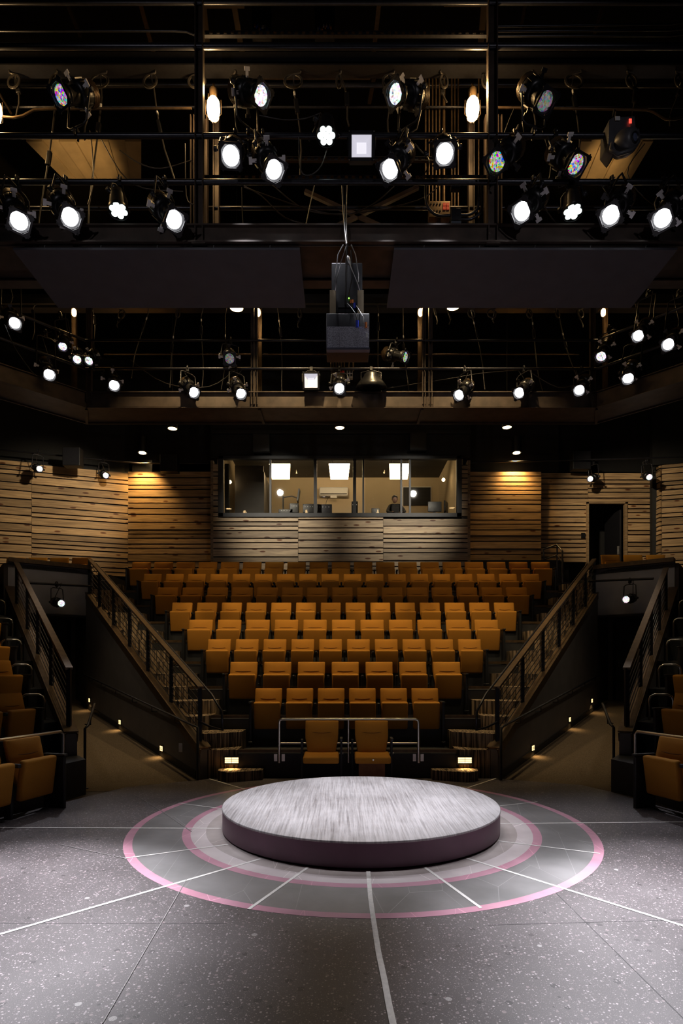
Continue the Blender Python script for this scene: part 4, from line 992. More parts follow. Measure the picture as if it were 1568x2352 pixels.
for px, nm in ((327, 'left'), (1186, 'right')):
    p = at(px, 1041, 16.85); r = thing('cylinder_downlight', 'black cylinder downlight above the %s pine wall' % nm, 'downlight', p, 0, 'black cylinder downlights')
    MB().lathe((0, 0, .01), (0, 0, 1), [(0, .135), (.46, .135)], 24, capa=False).build('cylinder_body', 'black_metal', r)
    MB().lathe((0, 0, .0), (0, 0, 1), [(0, .10), (.02, .10)], 20).build('lit_disc', 'lamp_warm', r)
    MB().tube((0, 0, .45), (0, 0, 1.2), .02).build('stem', 'black_metal', r)
    spot('wall_wash', p-Vector((0, .0, .04)), p+Vector((.05, .27, -1.9)), 190, 88, .85, (1, .60, .20), .05)
    spot('wall_wash', p-Vector((0, .0, .04)), p+Vector((-.9 if px < 700 else .1, .35, -2.4)), 150, 120, 1, (1, .62, .24), .05)
# added spots without fixtures, behind the far bridge, brightening the back and side walls
for px, py, tx in ((553, 903, -1.6), (1054, 907, 1.6)):
    p = at(px, py-30, 12.6); spot('wall_fill_spot', p, (tx*1.15, BY, 6.25), 850, 47, 1, (1, .90, .74), .1)
for s in (-1, 1):
    spot('wall_fill_spot', (s*4.4, 12.6, 7.9), (s*8.5, 16.9, 6.15), 800, 46, .9, (1, .82, .58), .1)

# ------------------------------------------------------------------ stage lanterns
def frame_of(d):
    d = d.normalized(); side = d.cross(Vector((0, 0, 1)))
    side = side.normalized() if side.length > .05 else Vector((1, 0, 0))
    return d, side, side.cross(d)
def yoke_to(r, mid, ax, P, w_, mt='black_metal', L0=None):
    c = P-mid; dl = c.length
    a = ax.cross(c).normalized() if L0 is None else L0
    e = c.normalized(); top = mid+e*max(.10, dl-.10)
    MB().path([mid+a*w_-e*.02, mid+a*w_+e*.03, top+a*w_*.92-e*.03, top+a*w_*.6, top-a*w_*.6, top-a*w_*.92-e*.03, mid-a*w_+e*.03, mid-a*w_-e*.02], .012, 6).build('yoke', mt, r)
    for s_ in (-1, 1): MB().lathe(mid+a*s_*(w_+.01), a*s_, [(0, .028), (.03, .028), (.035, .018)], 10).build('yoke_knob', 'black_metal', r)
    cl = MB(); cl.box(P-e*.045, (.05, .07, .05)); cl.path([P+Vector((0, .045, -.02)), P+Vector((0, .05, .03)), P+Vector((0, 0, .055)), P+Vector((0, -.05, .03)), P+Vector((0, -.045, -.02))], .014, 6); cl.tube(P-e*.03, P-e*.11, .012); cl.tube(P+Vector((0, -.05, -.01)), P+Vector((.0, -.10, -.03)), .007, 6)
    cl.build('clamp', 'black_metal', r)
def ellipsoidal(L, back, P, label, lit='lamp_white', s=1.0, tabs=True, seed=0, frame=True, group='stage lanterns'):
    """profile spotlight: L lens centre, back = point at the rear of the body, P = clamp point on the pipe (world)"""
    r = thing('stage_lantern', label, 'stage light', P, 0, group); L, B = Vector(L)-P, Vector(back)-P
    d, sd, up_ = frame_of(B-L); rnd = random.Random(seed)
    R = .097*s; ln = .52*s
    b = MB(); b.lathe(L-d*.012*s, d, [(0, R*1.14), (.02*s, R*1.14), (.022*s, R*1.0), (.07*s, R*.96), (.075*s, R*1.06), (.095*s, R*1.06), (.10*s, R*.92), (.25*s, R*.90)], 22, capa=False, capb=True)
    b.build('lens_tube', 'casting', r)
    lens = MB(); lens.lathe(L+d*.004, d, [(-.012, R*.35), (-.008, R*.7), (0, R*.93), (.008, R*.93)], 20); lens.build('lens', lit, r)
    h = MB(); h.lathe(L+d*.24*s, d, [(0, R*.9), (.01*s, R*1.25), (.12*s, R*1.38), (.16*s, R*1.3)], 22)
    for k in range(12):
        a = 2*PI*k/12; o_ = (sd*math.cos(a)+up_*math.sin(a)); h.bar(L+d*.26*s+o_*R*1.38, L+d*.38*s+o_*R*1.42, .008, .014, up=o_)
    h.build('shutter_housing', 'casting', r)
    c = MB(); c.lathe(L+d*.40*s, d, [(0, R*1.22), (.03*s, R*1.3), (.10*s, R*1.12), (.12*s, R*.7), (.17*s, R*.62), (.18*s, R*.3)], 14)
    for k in range(5): c.lathe(L+d*(.41+.018*k)*s, d, [(0, R*1.38), (.006*s, R*1.38)], 14)
    c.build('lamp_cap', 'bronze', r)
    if frame:
        fr = MB(); e = R*1.22; q = L-d*.03*s
        for a, bb in ((sd, up_), (up_, sd), (-sd, up_), (-up_, sd)): fr.bar(q+a*e*.93-bb*e, q+a*e*.93+bb*e, .022*s, .012*s, up=d)
        for a in (-1, 1):
            for c2 in (-1, 1): fr.bar(q+sd*e*a*.62+up_*e*c2*.98, q+sd*e*a*.98+up_*e*c2*.62, .05*s, .008, up=d)
        fr.build('colour_frame', 'black_metal', r)
    if tabs:
        a0 = rnd.uniform(0, .6)
        for k in range(4):
            a = a0+PI/2*k; o_ = (sd*math.cos(a)+up_*math.sin(a)); q = L+d*.27*s+o_*R*1.3; w2 = o_.cross(d)
            t = MB(); t.bar(q, q+o_*.075*s, .034*s, .008, up=d).bar(q+o_*.07*s-w2*.034*s, q+o_*.07*s+w2*.034*s, .036*s, .012, up=d); t.build('shutter_handle', 'tab' if k % 2 == 0 or rnd.random() > .4 else 'black_metal', r)
    mid = L+d*.30*s; yoke_to(r, mid, d, Vector((0, 0, 0)), R*1.75)
    tail = L+d*.57*s; m2 = tail.lerp(Vector((0, 0, 0)), .5)+Vector((rnd.uniform(-.08, .08), .06, -.10))
    MB().path([L+d*.5*s, tail, m2, Vector((.09*rnd.choice((-1, 1)), .02, -.03)), Vector((.10, .02, .03))], .008, 6).build('power_lead', 'cable', r)
    pl = MB().lathe(tail, (m2-tail), [(0, .013), (.05, .013)], 8); pl.build('plug', 'blue' if seed % 2 else 'white', r)
    return r
def led_par(L, back, P, label):
    r = thing('led_wash_light', label, 'stage light', P, 0, 'round led wash lights'); L, B = Vector(L)-P, Vector(back)-P
    d, sd, up_ = frame_of(B-L)
    MB().lathe(L-d*.015, d, [(0, .112), (.03, .118), (.05, .108), (.20, .092), (.26, .085), (.27, .05)], 24, capa=False).build('housing', 'casting', r)
    k = MB(); k.lathe(L+d*.006, d, [(0, .104), (.004, .104)], 24); k.build('front_plate', 'black_metal', r)
    c = MB(); c.lathe(L, d, [(-.006, .02), (0, .035), (.006, .035)], 12)
    for j in range(6):
        a = PI/3*j; c.lathe(L+(sd*math.cos(a)+up_*math.sin(a))*.067, d, [(-.006, .02), (0, .035), (.006, .035)], 12)
    c.build('led_cluster', 'led_white', r)
    yoke_to(r, L+d*.14, d, Vector((0, 0, 0)), .125)
    b2 = L+d*.27
    MB().lathe(b2+sd*.04, d, [(0, .012), (.05, .012)], 8).build('plug', 'blue', r); MB().lathe(b2-sd*.04, d, [(0, .012), (.05, .012)], 8).build('plug', 'white', r)
    MB().path([b2-sd*.04+d*.05, b2-sd*.07+d*.12, (-.12, .02, -.05), (-.14, .02, .04)], .007, 6).build('power_lead', 'cable', r)
    return r
def flood(px, py, Y, sz, P, label):
    o = at(px, py, Y); r = thing('square_floodlight', label, 'floodlight', o, 0, 'square floodlights'); t = sz/2; R = Matrix.Rotation(math.radians(12), 4, 'X')
    def mk(): m = MB(); m.T = R; return m
    m = mk()
    for c, d in (((-t+.018, 0, 0), (.036, .05, sz)), ((t-.018, 0, 0), (.036, .05, sz)), ((0, 0, t-.018), (sz, .05, .036)), ((0, 0, -t+.018), (sz, .05, .036)), ((0, .05, 0), (sz*.9, .06, sz*.9))): m.box(c, d)
    m.build('housing', 'black_metal', r)
    m = mk(); i_, o_ = t*.35, t-.036
    rim = [(-o_, -.012, -o_), (o_, -.012, -o_), (o_, -.012, o_), (-o_, -.012, o_)]; core = [(-i_, .018, -i_), (i_, .018, -i_), (i_, .018, i_), (-i_, .018, i_)]
    m._a(rim+core, [(0, 1, 5, 4), (1, 2, 6, 5), (2, 3, 7, 6), (3, 0, 4, 7)]); m.build('reflector', 'flood', r)
    m = mk(); m.box((0, .018, 0), (i_*2, .004, i_*2)); m.build('lamp_core', 'floodcore', r)
    m = mk()
    for a in (-1, 1):
        for b in (-1, 1): m.lathe((a*(t-.01), -.027, b*(t-.01)), (0, -1, 0), [(0, .008), (.006, .006)], 8)
    m.build('corner_screw', 'chrome', r)
    P = Vector(P)-o; MB().path([(-t-.01, .03, 0), (-t-.01, .03, t*.9), (-t*.4, P.y, P.z-.03), (t*.4, P.y, P.z-.03), (t+.01, .03, t*.9), (t+.01, .03, 0)], .009, 6).build('yoke', 'black_metal', r)
    MB().box((0, P.y, P.z-.01), (.06, .08, .08)).build('clamp', 'black_metal', r)
pz = {418: zN(418), 312: zN(312)}
def pp(px, row): Y = NY; return Vector(((px-CX)*Y/F, Y, zN(row)))
def near(lx, ly, bx, by, cx, row, label, lit='lamp_white', seed=0, dyl=-.28, dyb=.02, **k):
    ellipsoidal(at(lx, ly, NY+dyl), at(bx, by, NY+dyb), pp(cx, row), label, lit, seed=seed, **k)
near(140, 218, 200, 216, 175, 312, 'lantern standing on the pipe at the far upper left, coloured facetted lens facing left', 'facet', 1, dyl=-.22, dyb=.05)
near(599, 220, 545, 208, 570, 312, 'lantern above the left bright lamp, pale lit lens facing right', 'facet_pale', 2, dyl=-.18, dyb=.05)
near(908, 216, 965, 220, 935, 312, 'lantern standing above the pipe right of the middle, pale lit lens facing left', 'facet_pale', 3, dyl=-.22, dyb=.05)
near(1252, 233, 1205, 195, 1225, 312, 'lantern standing above the pipe at the upper right, dark blue facetted lens', 'facet_dark', 4, dyl=-.22, dyb=.05)
near(530, 358, 540, 338, 540, 312, 'brightest lantern at left, pointing straight at the viewer', 'lamp_white', 5, dyl=-.40, dyb=.10, tabs=False)
near(629, 390, 592, 335, 604, 312, 'bright lantern hanging just left of the middle, body leaning back left', 'lamp_white', 6)
near(895, 389, 940, 338, 917, 312, 'bright lantern hanging just right of the square floodlight', 'lamp_white', 7)
near(1021, 353, 1012, 335, 1012, 312, 'brightest lantern at right, pointing straight at the viewer', 'lamp_white', 8, dyl=-.40, dyb=.10, tabs=False)
near(1140, 372, 1200, 322, 1178, 312, 'dimmed lantern with a coloured facetted lens right of the right column', 'facet', 9)
near(1322, 378, 1268, 342, 1272, 312, 'dimmed lantern with a pink and white facetted lens under the moving head', 'facet', 10)
near(44, 508, 20, 445, 42, 418, 'bright lantern at the far left end of the lowest near row', 'lamp_white', 11)
near(161, 499, 122, 440, 153, 418, 'bright lantern with a square colour frame, second in the lowest near row', 'lamp_white', 12)
near(400, 505, 350, 455, 380, 418, 'lit lantern with square frame left of the left column in the lowest row', 'lamp_white', 13)
near(1198, 486, 1250, 436, 1222, 418, 'lit lantern right of the right column in the lowest near row', 'lamp_white', 14)
near(1402, 494, 1445, 438, 1402, 418, 'lit lantern with a large square frame in the lowest row at the right', 'lamp_white', 15)
near(1521, 502, 1562, 440, 1520, 418, 'bright lantern at the far right end of the lowest near row', 'lamp_white', 16)
led_par(at(272, 484, NY-.05), at(270, 440, NY-.0), pp(277, 418), 'led wash light in the lowest near row at the left, pointing down')
led_par(at(1315, 487, NY-.05), at(1312, 444, NY-.0), pp(1308, 418), 'led wash light in the lowest near row at the right, pointing down')
led_par(at(749, 312, NY-.19), at(750, 268, NY-.10), pp(733, 312), 'led wash light hanging left of the square floodlight')
flood(830, 338, NY-.12, .30, pp(830, 312), 'square lit floodlight hanging in the middle of the near bridge')
flood(714, 875, Yf-.16, .33, Vector(((714-CX)*(Yf-.05)/F, Yf-.05, zF(848, Yf-.05))), 'small square lit floodlight on the far bridge')
# moving head
o = pp(1428, 312); r = thing('moving_head_light', 'black moving head light with a round camera like lens at the upper right', 'stage light', o)
q = lambda x, y, Y: at(x, y, Y)-o
MB().prism([q(1398, 275, NY-.12), q(1408, 268, NY-.12), q(1458, 266, NY-.12), q(1461, 305, NY-.12), q(1430, 322, NY-.12), q(1412, 350, NY-.12), q(1396, 330, NY-.12)], (0, .22, 0)).build('base_housing', 'fixture_grey', r, bevel=.012)
MB().lathe(q(1436, 328, NY-.12), (.45, -.85, -.25), [(-.14, .05), (-.12, .11), (-.02, .135), (.06, .125), (.11, .10), (.12, .075)], 26).build('head', 'fixture_grey', r)
Lq = q(1436, 328, NY-.12)+Vector((.45, -.85, -.25)).normalized()*.121
h = MB().lathe(Lq, (.45, -.85, -.25), [(0, .055), (.012, .055), (.014, .045), (.004, .04), (.002, .02)], 24, capb=False).build('lens_ring', 'black_metal', r)
MB().lathe(Lq+Vector((.45, -.85, -.25)).normalized()*.003, (.45, -.85, -.25), [(0, .040), (.006, .03), (.009, .012)], 20).build('lens', mat('blue_grey_lens', (.10, .12, .2), .1), h)
MB().path([q(1405, 330, NY-.12), q(1402, 345, NY-.14), q(1420, 354, NY-.18), q(1450, 345, NY-.18), q(1466, 325, NY-.14), q(1463, 300, NY-.1)], .022, 8).build('fork', 'fixture_grey', r)
MB().box(q(1418, 272, NY-.135), (.055, .006, .045)).build('label_plate', 'white', r)
MB().box(q(1447, 278, NY-.135), (.03, .006, .05)).build('display', 'red_led', r)
MB().box(q(1428, 312, NY), (.10, .10, .06)).build('clamp', 'black_metal', r)
MB().path([q(1407, 268, NY-.05), q(1410, 252, NY-.05), q(1414, 256, NY), q(1412, 275, NY+.02)], .01, 6).build('power_lead', 'cable', r)
# far lanterns
def pf(px, row, Y=None):
    # clamp point: on the straight middle pipe, or on a wing pipe when the column lies outside it
    k = (px-CX)/F; Yp = Yf-.05; x = k*Yp
    if abs(x) > 5.1:
        s = -1 if x < 0 else 1; t = (abs(k)*Yp-5.12)/(1+abs(k)); Yp = Yp-t; x = s*(5.12+t)
    return Vector((x, Yp, zF(row, Yf-.03)))
def far(lx, ly, bx, by, cx, row, label, lit='lamp_white', seed=0, dl=-.26, db=.05, **k):
    if seed in (32, 33, 34): k['s'] = .8
    P = pf(cx, row); ellipsoidal(at(lx, ly, P.y+dl), at(bx, by, P.y+db), P, label, lit, seed=seed, group='stage lanterns of the far bridge', **k)
far(262, 885, 254, 862, 260, 848, 'bright lantern on the far bridge, first right of the left corner', seed=21)
far(445, 901, 424, 880, 431, 848, 'bright lantern on the far bridge, second right of the left corner', seed=22)
far(553, 904, 538, 878, 543, 848, 'bright lantern left of the small square floodlight on the far bridge', seed=23)
far(779, 892, 779, 876, 779, 848, 'bright lantern under the hanging speaker on the far bridge', seed=24)
far(1054, 907, 1078, 882, 1066, 848, 'bright lantern on the far bridge, first right of the middle', seed=25)
far(1192, 902, 1214, 882, 1202, 848, 'bright lantern on the far bridge, second right of the middle', seed=26)
far(1330, 896, 1342, 872, 1334, 848, 'bright lantern on the far bridge beside the right corner', seed=27)
far(527, 824, 527, 815, 530, 783, 'unlit lantern with dark green lens on the upper far pipe at left', 'facet_dark', 28, dl=-.35, db=.1)
far(930, 820, 900, 815, 910, 783, 'dimmed lantern with coloured lens on the upper far pipe right of the speaker', 'facet', 29, dl=-.12)
far(34, 742, 18, 715, 25, 690, 'bright lantern on the left wing of the far bridge, highest', seed=30)
far(113, 860, 100, 830, 105, 800, 'bright lantern on the left wing of the far bridge, lowest', seed=31)
far(144, 796, 150, 770, 138, 748, 'lit lantern near the left corner under the upper wing pipe', 'facet_pale', 32)
far(177, 826, 180, 808, 172, 835, 'pale lit lantern left of the corner upright, one of a close pair', 'facet_pale', 33)
far(204, 829, 218, 810, 214, 848, 'pink lit lantern right of the corner upright, one of a close pair', 'facet_pale', 34)
far(1465, 771, 1492, 735, 1488, 722, 'lit lantern on the right wing of the far bridge with a slim body', 'lamp_white', 35)
far(1380, 819, 1402, 778, 1398, 765, 'lit lantern hanging just right of the right corner upright', 'facet_pale', 36)
far(1534, 791, 1556, 765, 1558, 750, 'bright lantern on the right wing of the far bridge, outermost', seed=37)
far(1442, 869, 1452, 835, 1456, 812, 'very bright lantern on the right wing of the far bridge, lowest', seed=38)
# unlit scoop
o = pf(852, 848); r = thing('scoop_light', 'unlit dark scoop light on the far bridge right of the speaker', 'stage light', o)
MB().lathe((0, -.05, -.42), (0, -.25, 1), [(0, .30), (.03, .31), (.10, .26), (.22, .15), (.26, .14), (.30, .08)], 22, capa=False).build('hood', 'casting', r)
MB().path([(-.2, 0, -.25), (-.2, 0, -.08), (0, 0, -.03), (.2, 0, -.08), (.2, 0, -.25)], .012, 6).build('yoke', 'black_metal', r); MB().box((0, 0, -.01), (.05, .08, .07)).build('clamp', 'black_metal', r)
# small lanterns on pipes along the pine walls and below the bulkheads
def wl_pipe(a, b, label): pipe_obj(a, b, .022, label, 'black_metal', 'wall mounted pipes', 'wall_pipe')
wl_pipe(Vector((-11, 15.55, H+(HY-1020)*15.6/F)), Vector((-5.9, 17.02, zN(1064, 17.0))), 'black pipe along the top of the left pine wall')
wl_pipe(Vector((-5.9, 17.0, zN(1064, 17.0))), Vector((-3.9, 17.0, zN(1064, 17.0))), 'black pipe over the pine wall left of the booth')
wl_pipe(Vector((3.8, 17.0, zN(1063, 17.0))), Vector((11, 16.3, zN(1056, 16.6))), 'black pipe along the top of the right pine wall')
def small(px, py, cx, cy, Y, label, bx=0, lit='facet_pale', seed=0):
    ellipsoidal(at(px, py, Y-.22), at(px+bx, py-3, Y+.05), at(cx, cy, Y), label, lit, s=.85, tabs=False, seed=seed, frame=False, group='small lanterns on the walls')
small(91, 1077, 88, 1037, 15.95, 'small lit lantern high on the left pine wall, outer one', -8, seed=41)
small(243, 1092, 238, 1055, 16.7, 'small lit lantern high on the left pine wall, inner one', -6, seed=42)
small(1355, 1100, 1362, 1060, 16.8, 'small lit lantern on the right pine wall above the doorway', 12, seed=43)
small(1491, 1096, 1484, 1058, 16.5, 'small lit lantern on the right pine wall beyond the doorway', -6, seed=44)
pl_, pr_ = at(141, 1341, 13.9), at(1438, 1333, 13.9)
pipe_obj(at(50, 1338, 13.4), at(212, 1347, 14.4), .028, 'black pipe across the left ramp below the bulkhead', 'black_metal', 'wall mounted pipes', 'wall_pipe')
pipe_obj(at(1352, 1335, 14.4), at(1500, 1329, 13.3), .028, 'black pipe across the right ramp below the bulkhead', 'black_metal', 'wall mounted pipes', 'wall_pipe')
small(141, 1386, 130, 1341, 13.85, 'small lantern hanging over the left ramp', -14, 'facet_pale', 45)
small(1437, 1377, 1446, 1333, 13.85, 'small lit lantern hanging over the right ramp', 14, 'facet_pale', 46)
for s, px in ((-1, 141), (1, 1437)):
    p = at(px, 1380, 13.2); spot('ramp_spot', p, (s*3.6, 8.8, 0), 10, 60, 1, (1, .8, .55), .05)
    point('ramp_fill', at(px+s*30, 1180, 12.9), 5, (1, .85, .7), .2)  # added fill light, no fixture, brightens the ramp

# ------------------------------------------------------------------ hanging loudspeaker
o = at(798, 562, 6.55); r = thing('hanging_loudspeaker', 'two stacked dark loudspeaker cabinets hung on steel wires in the middle', 'loudspeaker', o)
q = lambda x, y, Y=6.45: at(x, y, Y)-o
def cab(x0, x1, y0, y1, Y, dep): a, b = q(x0, y1, Y), q(x1, y0, Y); return ((a+b)/2+Vector((0, dep/2, 0))), (b.x-a.x, dep, b.z-a.z)
c, d = cab(749, 848, 720, 800, 6.50, .30); lc = MB().box(c, d).build('lower_cabinet', 'black_metal', r, bevel=.006)
c, d = cab(751, 847, 750, 798, 6.48, .03); MB().box(c, d).build('grille', 'grille', lc)
c, d = cab(750, 849, 798, 803, 6.47, .06); MB().box(c, d).build('bottom_lip', mat('grey_blue_lip', (.10, .10, .13), .4), lc)
c, d = cab(761, 832, 604, 718, 6.62, .32); uc = MB().box(c, d).build('upper_cabinet', 'black_metal', r, bevel=.006)
c, d = cab(776, 820, 678, 706, 6.60, .02); MB().box(c, d).build('connection_panel', 'casting', uc)
for x0, x1 in ((757, 771), (821, 835)):
    c, d = cab(x0, x1, 666, 719, 6.55, .2); MB().box(c, d).build('side_bracket', 'duct', r)
MB().box(q(801, 685, 6.59), (.012, .008, .012)).build('status_light', 'green_led', uc)
for x, y, mt, s in ((805, 689, 'orange', .018), (810, 689, 'orange', .018), (814, 697, 'blue', .026), (820, 737, 'blue', .03), (840, 741, 'orange', .024)):
    MB().lathe(q(x, y, 6.46 if y > 710 else 6.58), (0, 0, -1), [(0, s*.6), (s*2.2, s*.5)], 10).build('connector', mt, r)
MB().path([q(797, 697, 6.58), q(806, 706, 6.5), q(817, 722, 6.44), q(820, 735, 6.45)], .005, 6).path([q(818, 702, 6.58), q(826, 715, 6.5), q(835, 730, 6.45), q(834, 744, 6.45)], .004, 6).build('signal_lead', 'cable', r)
for i, pts in enumerate((((788, 562), (776, 585), (769, 640), (770, 668)), ((795, 566), (783, 600), (773, 640), (770, 668)), ((806, 562), (816, 585), (823, 630), (823, 648)), ((802, 605), (812, 630), (822, 655), (826, 668)))):
    MB().path([q(x, y, 6.42+.2*max(0, (y-640)/60)) for x, y in pts], .006, 6).build('hanging_wire', 'steelwire', r)
MB().lathe(q(798, 588), (.25, 0, -1), [(0, .01), (.02, .02), (.09, .02), (.11, .01)], 8).build('shackle', 'steelwire', r)
MB().path([q(797, 560), q(795, 620), q(793, 700, 6.6)], .012, 6).path([q(806, 575), q(808, 640), q(800, 680, 6.6)], .007, 6).build('main_cable', 'cable', r)
MB().box(q(842, 770, 6.47), (.018, .008, .05)).build('badge', 'white', lc)
# cable bundle feeding it from above
P = [at(786, 418, 6.8), at(788, 470, 6.8), at(792, 530, 6.66), at(796, 562, 6.5)]
MB().path([p-P[0] for p in P], .014, 8).path([p-P[0]+Vector((.05, 0, 0))*(1-i/3) for i, p in enumerate(P)], .01, 6).build('cable_bundle', 'cable', label='cable bundle running down to the hanging loudspeaker', category='cable').location = P[0]

# ------------------------------------------------------------------ hanging cables
def coil_cable(px, Y, py0, py1, shift, label, seed, coil=.12, conn=True):
    rnd = random.Random(seed); o = at(px, py0, Y); r = thing('hanging_cable', label, 'cable', o, 0, 'coiled cables hung from the beams' if coil else 'cables hanging over the far bridge')
    end = at(px+shift, py1, Y)-o; pts = []
    if coil:
        tilt = rnd.uniform(.25, 1.0); cx_ = rnd.choice((-1, 1))*coil*.8*tilt; cz = -coil*1.15
        for k in range(37):
            a = PI/2+2*PI*2*k/36; pts.append(Vector((cx_+math.cos(a)*coil*tilt*(1-.12*(k > 18)), math.sin(a*1.0)*.03, cz+math.sin(a)*coil*(1-.10*(k > 18)))))
        pts = [Vector((0, 0, .02)), Vector((0, 0, -.03))]+pts
    else: pts = [Vector((0, 0, .02))]
    top = pts[-1]
    for t in (.12, .3, .5, .7, .85, 1): pts.append(top.lerp(end, t)+Vector((math.sin(t*3.3+seed)*.045*min(1, 4*(1-t)), 0, 0)))
    MB().path(pts, .0105 if coil else .009, 6).build('cable_run', 'cable', r)
    if conn:
        i = len(pts)-5+(seed % 2); c = pts[i]; d = (pts[i+1]-c).normalized()
        MB().bar(c-d*.10, c+d*.08, .055, .04).build('inline_connector', 'casting', r, bevel=.008)
        MB().lathe(pts[i-1].lerp(c, .2), d, [(0, .013), (.05, .013)], 8).build('tape_label', 'white', r)
    MB().lathe((0, 0, 0), (0, 0, 1), [(-.01, .012), (.05, .012)], 6).build('hook', 'black_metal', r)
NC = ((21, 268, 16), (131, 560, -45), (245, 600, -42), (357, 418, 46), (468, 250, 2), (540, 210, 4), (690, 418, -2), (783, 290, 18), (905, 320, -10), (1012, 235, 14), (1125, 230, 8), (1222, 300, 6), (1334, 390, -8), (1440, 270, 12), (1552, 290, -14))
for i, (px, y1, sh) in enumerate(NC):
    coil_cable(px, 7.38, 162, y1, sh, 'coiled cable hung from the upper near beam, %s from the left' % ORD[i], 50+i)
FC = ((82, 700, 780, -8), (137, 760, 790, 3), (212, 712, 800, 4), (273, 708, 752, -3), (342, 706, 868, -40), (412, 706, 890, -22), (467, 706, 890, -3), (521, 706, 895, -13), (637, 706, 905, 10), (685, 706, 752, 0), (864, 690, 900, 12), (925, 706, 900, 14), (1003, 706, 745, 0), (1029, 706, 745, 2), (1089, 706, 895, 24), (1137, 706, 742, -3), (1210, 706, 900, 36), (1276, 706, 870, 50), (1338, 706, 752, 0), (1464, 690, 745, -3))
for i, (px, y0, y1, sh) in enumerate(FC):
    coil_cable(px, 11.9, y0, y1, sh, 'cable hanging over the far bridge, %s from the left' % ORD[i], 80+i, coil=.11 if i in (3, 9, 15, 14, 16, 17, 18, 5) else 0)
# slack cables strung behind the lowest near lanterns
def slack(pts, Y, label, r_=.007, mt='cable'):
    P = [at(x, y, Y) for x, y in pts]; Q = []
    for i in range(len(P)-1):
        for t in (0, .25, .5, .75):
            p0, p1, p2, p3 = P[max(i-1, 0)], P[i], P[i+1], P[min(i+2, len(P)-1)]
            Q.append(.5*((2*p1)+(p2-p0)*t+(2*p0-5*p1+4*p2-p3)*t*t+(3*p1-p0-3*p2+p3)*t**3))
    Q.append(P[-1]); MB().path([q-P[0] for q in Q], r_, 6).build('slack_cable', mt, label=label, category='cable', group='slack cables of the near bridge').location = P[0]
slack(((560, 427), (600, 450), (655, 500), (725, 520)), 7.3, 'slack cable drooping right from below the left bright lantern')
slack(((560, 430), (700, 478), (790, 493), (855, 470), (905, 428)), 7.3, 'slack cable sagging in a wide curve behind the middle')
slack(((625, 425), (710, 485), (830, 488), (960, 460), (1010, 425)), 7.35, 'second slack cable sagging behind the middle')
slack(((555, 430), (556, 480), (558, 520)), 7.2, 'straight slack cable right of the left uprights')
slack(((722, 424), (710, 480), (702, 520)), 7.2, 'slack cable hanging left of the middle below the lowest pipe')
slack(((275, 345), (320, 375), (370, 387), (440, 368)), 7.4, 'slack cable in front of the lit roof deck at left')
slack(((686, 315), (690, 390), (712, 402), (738, 380), (753, 333)), 6.7, 'looped cable hanging left of the middle led wash light')
slack(((595, 265), (650, 275), (700, 272), (735, 260)), 6.7, 'cable strung to the middle led wash light')
slack(((952, 330), (965, 345), (985, 370), (970, 405), (930, 425)), 6.8, 'looped cable right of the bright lantern')
slack(((425, 330), (428, 450), (445, 470)), 7.3, 'thin cable beside the left uprights')
slack(((206, 300), (212, 345), (214, 420), (202, 470)), 6.95, 'cable falling below the upper left lantern')
slack(((222, 300), (300, 420), (420, 440)), 7.3, 'long cable slanting behind the lowest left lanterns')
slack(((1140, 470), (1120, 420), (1160, 300), (1180, 250)), 7.1, 'cable rising at the right column')
slack(((1480, 330), (1440, 400), (1500, 470), (1560, 480)), 7.0, 'cable wandering below the moving head')
slack(((1245, 300), (1265, 380), (1250, 470), (1285, 520)), 6.9, 'tangled cable between the right lanterns')
slack(((300, 827), (380, 880), (480, 888), (545, 845)), 11.9, 'slack cable sagging behind the far left lanterns', .008)
slack(((800, 905), (1030, 700+170), (1100, 858), (1190, 850)), 11.9, 'slack cable sagging behind the far right lanterns', .008)
slack(((10, 745), (35, 800), (70, 850), (85, 865)), 10.2, 'cable drooping along the left wing of the far bridge', .008)
slack(((1215, 853), (1280, 890), (1330, 880)), 11.7, 'short cable sagging by the right far lanterns', .008)

# ------------------------------------------------------------------ conduits and electrical boxes of the near bridge
for i, x in enumerate((977, 985, 993, 1001, 1009, 1019, 1037, 1044, 1052, 1099)):
    a, b = at(x, 470 if i < 6 else 545, 7.7), at(x, 130, 7.7)
    o = MB().tube((0, 0, 0), b-a, .011 if i != 5 else .02, 8).build('conduit', 'bronze', label='vertical conduit of the bundle left of the right warm lamp, %s from the left' % ORD[i], category='conduit', group='vertical conduit bundle'); o.location = a
for i, x in enumerate((760, 765, 772, 778, 784, 790, 801, 811)):
    a, b = at(x, 852, 11.9), at(x, 740, 11.9)
    o = MB().tube((0, 0, 0), b-a, .016, 8).build('conduit', 'bronze', label='vertical conduit below the hanging loudspeaker, %s from the left' % ORD[i], category='conduit', group='conduits under the loudspeaker'); o.location = a
o = at(1008, 487, 7.6); r = thing('power_outlet_box', 'steel outlet box with four red sockets on the near bridge', 'electrical box', o)
MB().box((0, 0, 0), (.28, .1, .21)).build('box', 'bronze', r, bevel=.006); MB().box((0, .06, -.45), (.06, .02, .9)).build('bracket', 'black_metal', r)
for a in (0, 1):
    for b in (0, 1): MB().box((.06+.045*a, -.055, .055-.05*b), (.036, .012, .04)).build('red_socket', 'red', r)
k = MB()
for a in range(4):
    for b in range(2): k.lathe((-.115+.04*a, -.05, .065-.09*b), (0, -1, 0), [(0, .012), (.012, .010)], 8)
k.build('switch_row', 'casting', r)
o = at(1046, 497, 6.9); r = thing('junction_box', 'dark junction box with bent grey conduits below the right warm lamp', 'electrical box', o)
MB().box((0, 0, 0), (.12, .08, .14)).build('box', 'black_metal', r, bevel=.005)
MB().box((0, -.01, -.12), (.12, .06, .08)).build('lower_box', mat('grey_conduit_box', (.12, .14, .17), .4, .3), r, bevel=.005)
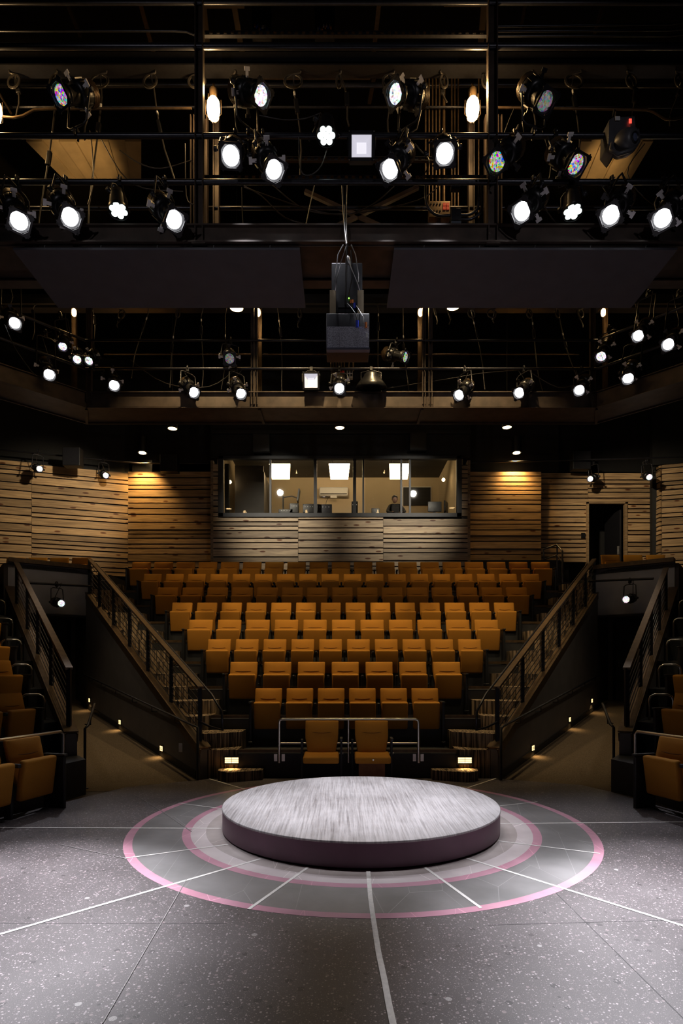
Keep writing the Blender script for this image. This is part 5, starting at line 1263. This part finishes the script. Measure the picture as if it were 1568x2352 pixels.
q = lambda x, y: at(x, y, 6.9)-o
for pts in (((1034, 495), (1005, 495), (985, 480), (977, 455), (977, 425)), ((1058, 494), (1080, 492), (1096, 478), (1100, 450), (1100, 425)), ((1058, 504), (1082, 503), (1104, 486), (1107, 455), (1107, 425))):
    P = [q(*p) for p in pts]; Q = []
    for i in range(len(P)-1):
        for t in (0, .33, .66):
            p0, p1, p2, p3 = P[max(i-1, 0)], P[i], P[i+1], P[min(i+2, len(P)-1)]
            Q.append(.5*((2*p1)+(p2-p0)*t+(2*p0-5*p1+4*p2-p3)*t*t+(3*p1-p0-3*p2+p3)*t**3))
    MB().path(Q+[P[-1]], .016, 8).build('bent_conduit', 'pipe', r)
o = at(1045, 433, 6.9); MB().box((0, 0, 0), (.11, .06, .05)).build('small_box', 'casting', label='small grey box hanging under the lowest near pipe', category='electrical box', bevel=.005).location = o
for px, lab, red in ((776, 'outlet box with red sockets under the loudspeaker', 1), (803, 'white framed outlet box under the loudspeaker', 0)):
    o = at(px, 862, 12.0); r = thing('power_outlet_box', lab, 'electrical box', o, 0)
    MB().box((0, 0, 0), (.28 if red else .12, .08, .16)).build('box', 'bronze' if red else 'tab', r, bevel=.006)
    for a in (0, 1):
        for b in ((0,) if red else (0, 1)): MB().box(((.05 if red else -.03)+.06*a, -.045, .05-.07*b), (.04, .012, .045)).build('red_socket' if red else 'socket', 'red' if red else 'black', r)
# networking gear glimpsed at the very top
for px in (600, 745):
    o = at(px, 52, 8.8); r = thing('patch_box', 'black box with blue and orange connectors at the top, %s one' % ('left' if px < 700 else 'right'), 'electrical box', o, 0, 'patch boxes at the top')
    MB().box((0, .06, .05), (.30, .1, .45)).build('box', 'casting', r, bevel=.006); MB().tube((0, .06, .2), (0, .06, 14.5-o.z), .012, 6).build('hanging_rod', 'black_metal', r); rn = random.Random(px)
    for j in range(10): MB().box((-.10+.022*j, -.0, -.08+rn.uniform(-.04, .04)), (.014, .02, .035)).build('connector', ('blue', 'orange', 'white')[rn.randrange(3)], r)
# black loudspeakers on the walls
for px, py, Y, wd, ht, lab in ((168, 1052, 16.1, .48, .50, 'black wall loudspeaker above the left pine wall'), (390, 1066, 16.9, .50, .50, 'black wall loudspeaker left of the booth window'), (601, 1020, BY-.15, .48, .5, 'black loudspeaker above the left part of the booth window'),
                             (959, 1016, BY-.15, .48, .5, 'black loudspeaker above the right part of the booth window'), (1332, 1060, 16.9, .52, .52, 'black wall loudspeaker above the doorway side wall')):
    r = thing('wall_loudspeaker', lab, 'loudspeaker', at(px, py, Y), 0, 'black wall loudspeakers')
    MB().box((0, 0, 0), (wd, .26, ht)).build('cabinet', 'black', r, bevel=.01); MB().box((0, -.135, 0), (wd*.92, .01, ht*.92)).build('grille', 'black_metal', r); MB().box((0, .18, 0), (.08, .14, .08)).build('bracket', 'black_metal', r)
# wall fittings
MB().box((0, 0, 0), (.10, .02, .14)).build('wall_plate', 'tab', label='small metal switch plate low on the left ramp wall end', category='wall plate').location = Vector((-2.64, 9.56, .40))
MB().box((0, 0, 0), (.12, .02, .16)).build('wall_sign', 'casting', label='small dark sign left of the upper doorway', category='sign').location = at(1339, 1230, 17.22)
MB().box((0, 0, 0), (.6, .05, .45)).build('speaker_grille_panel', 'casting', label='dark mesh panel on the wall under the left cylinder downlight', category='wall panel').location = at(327, 1074, 17.35)
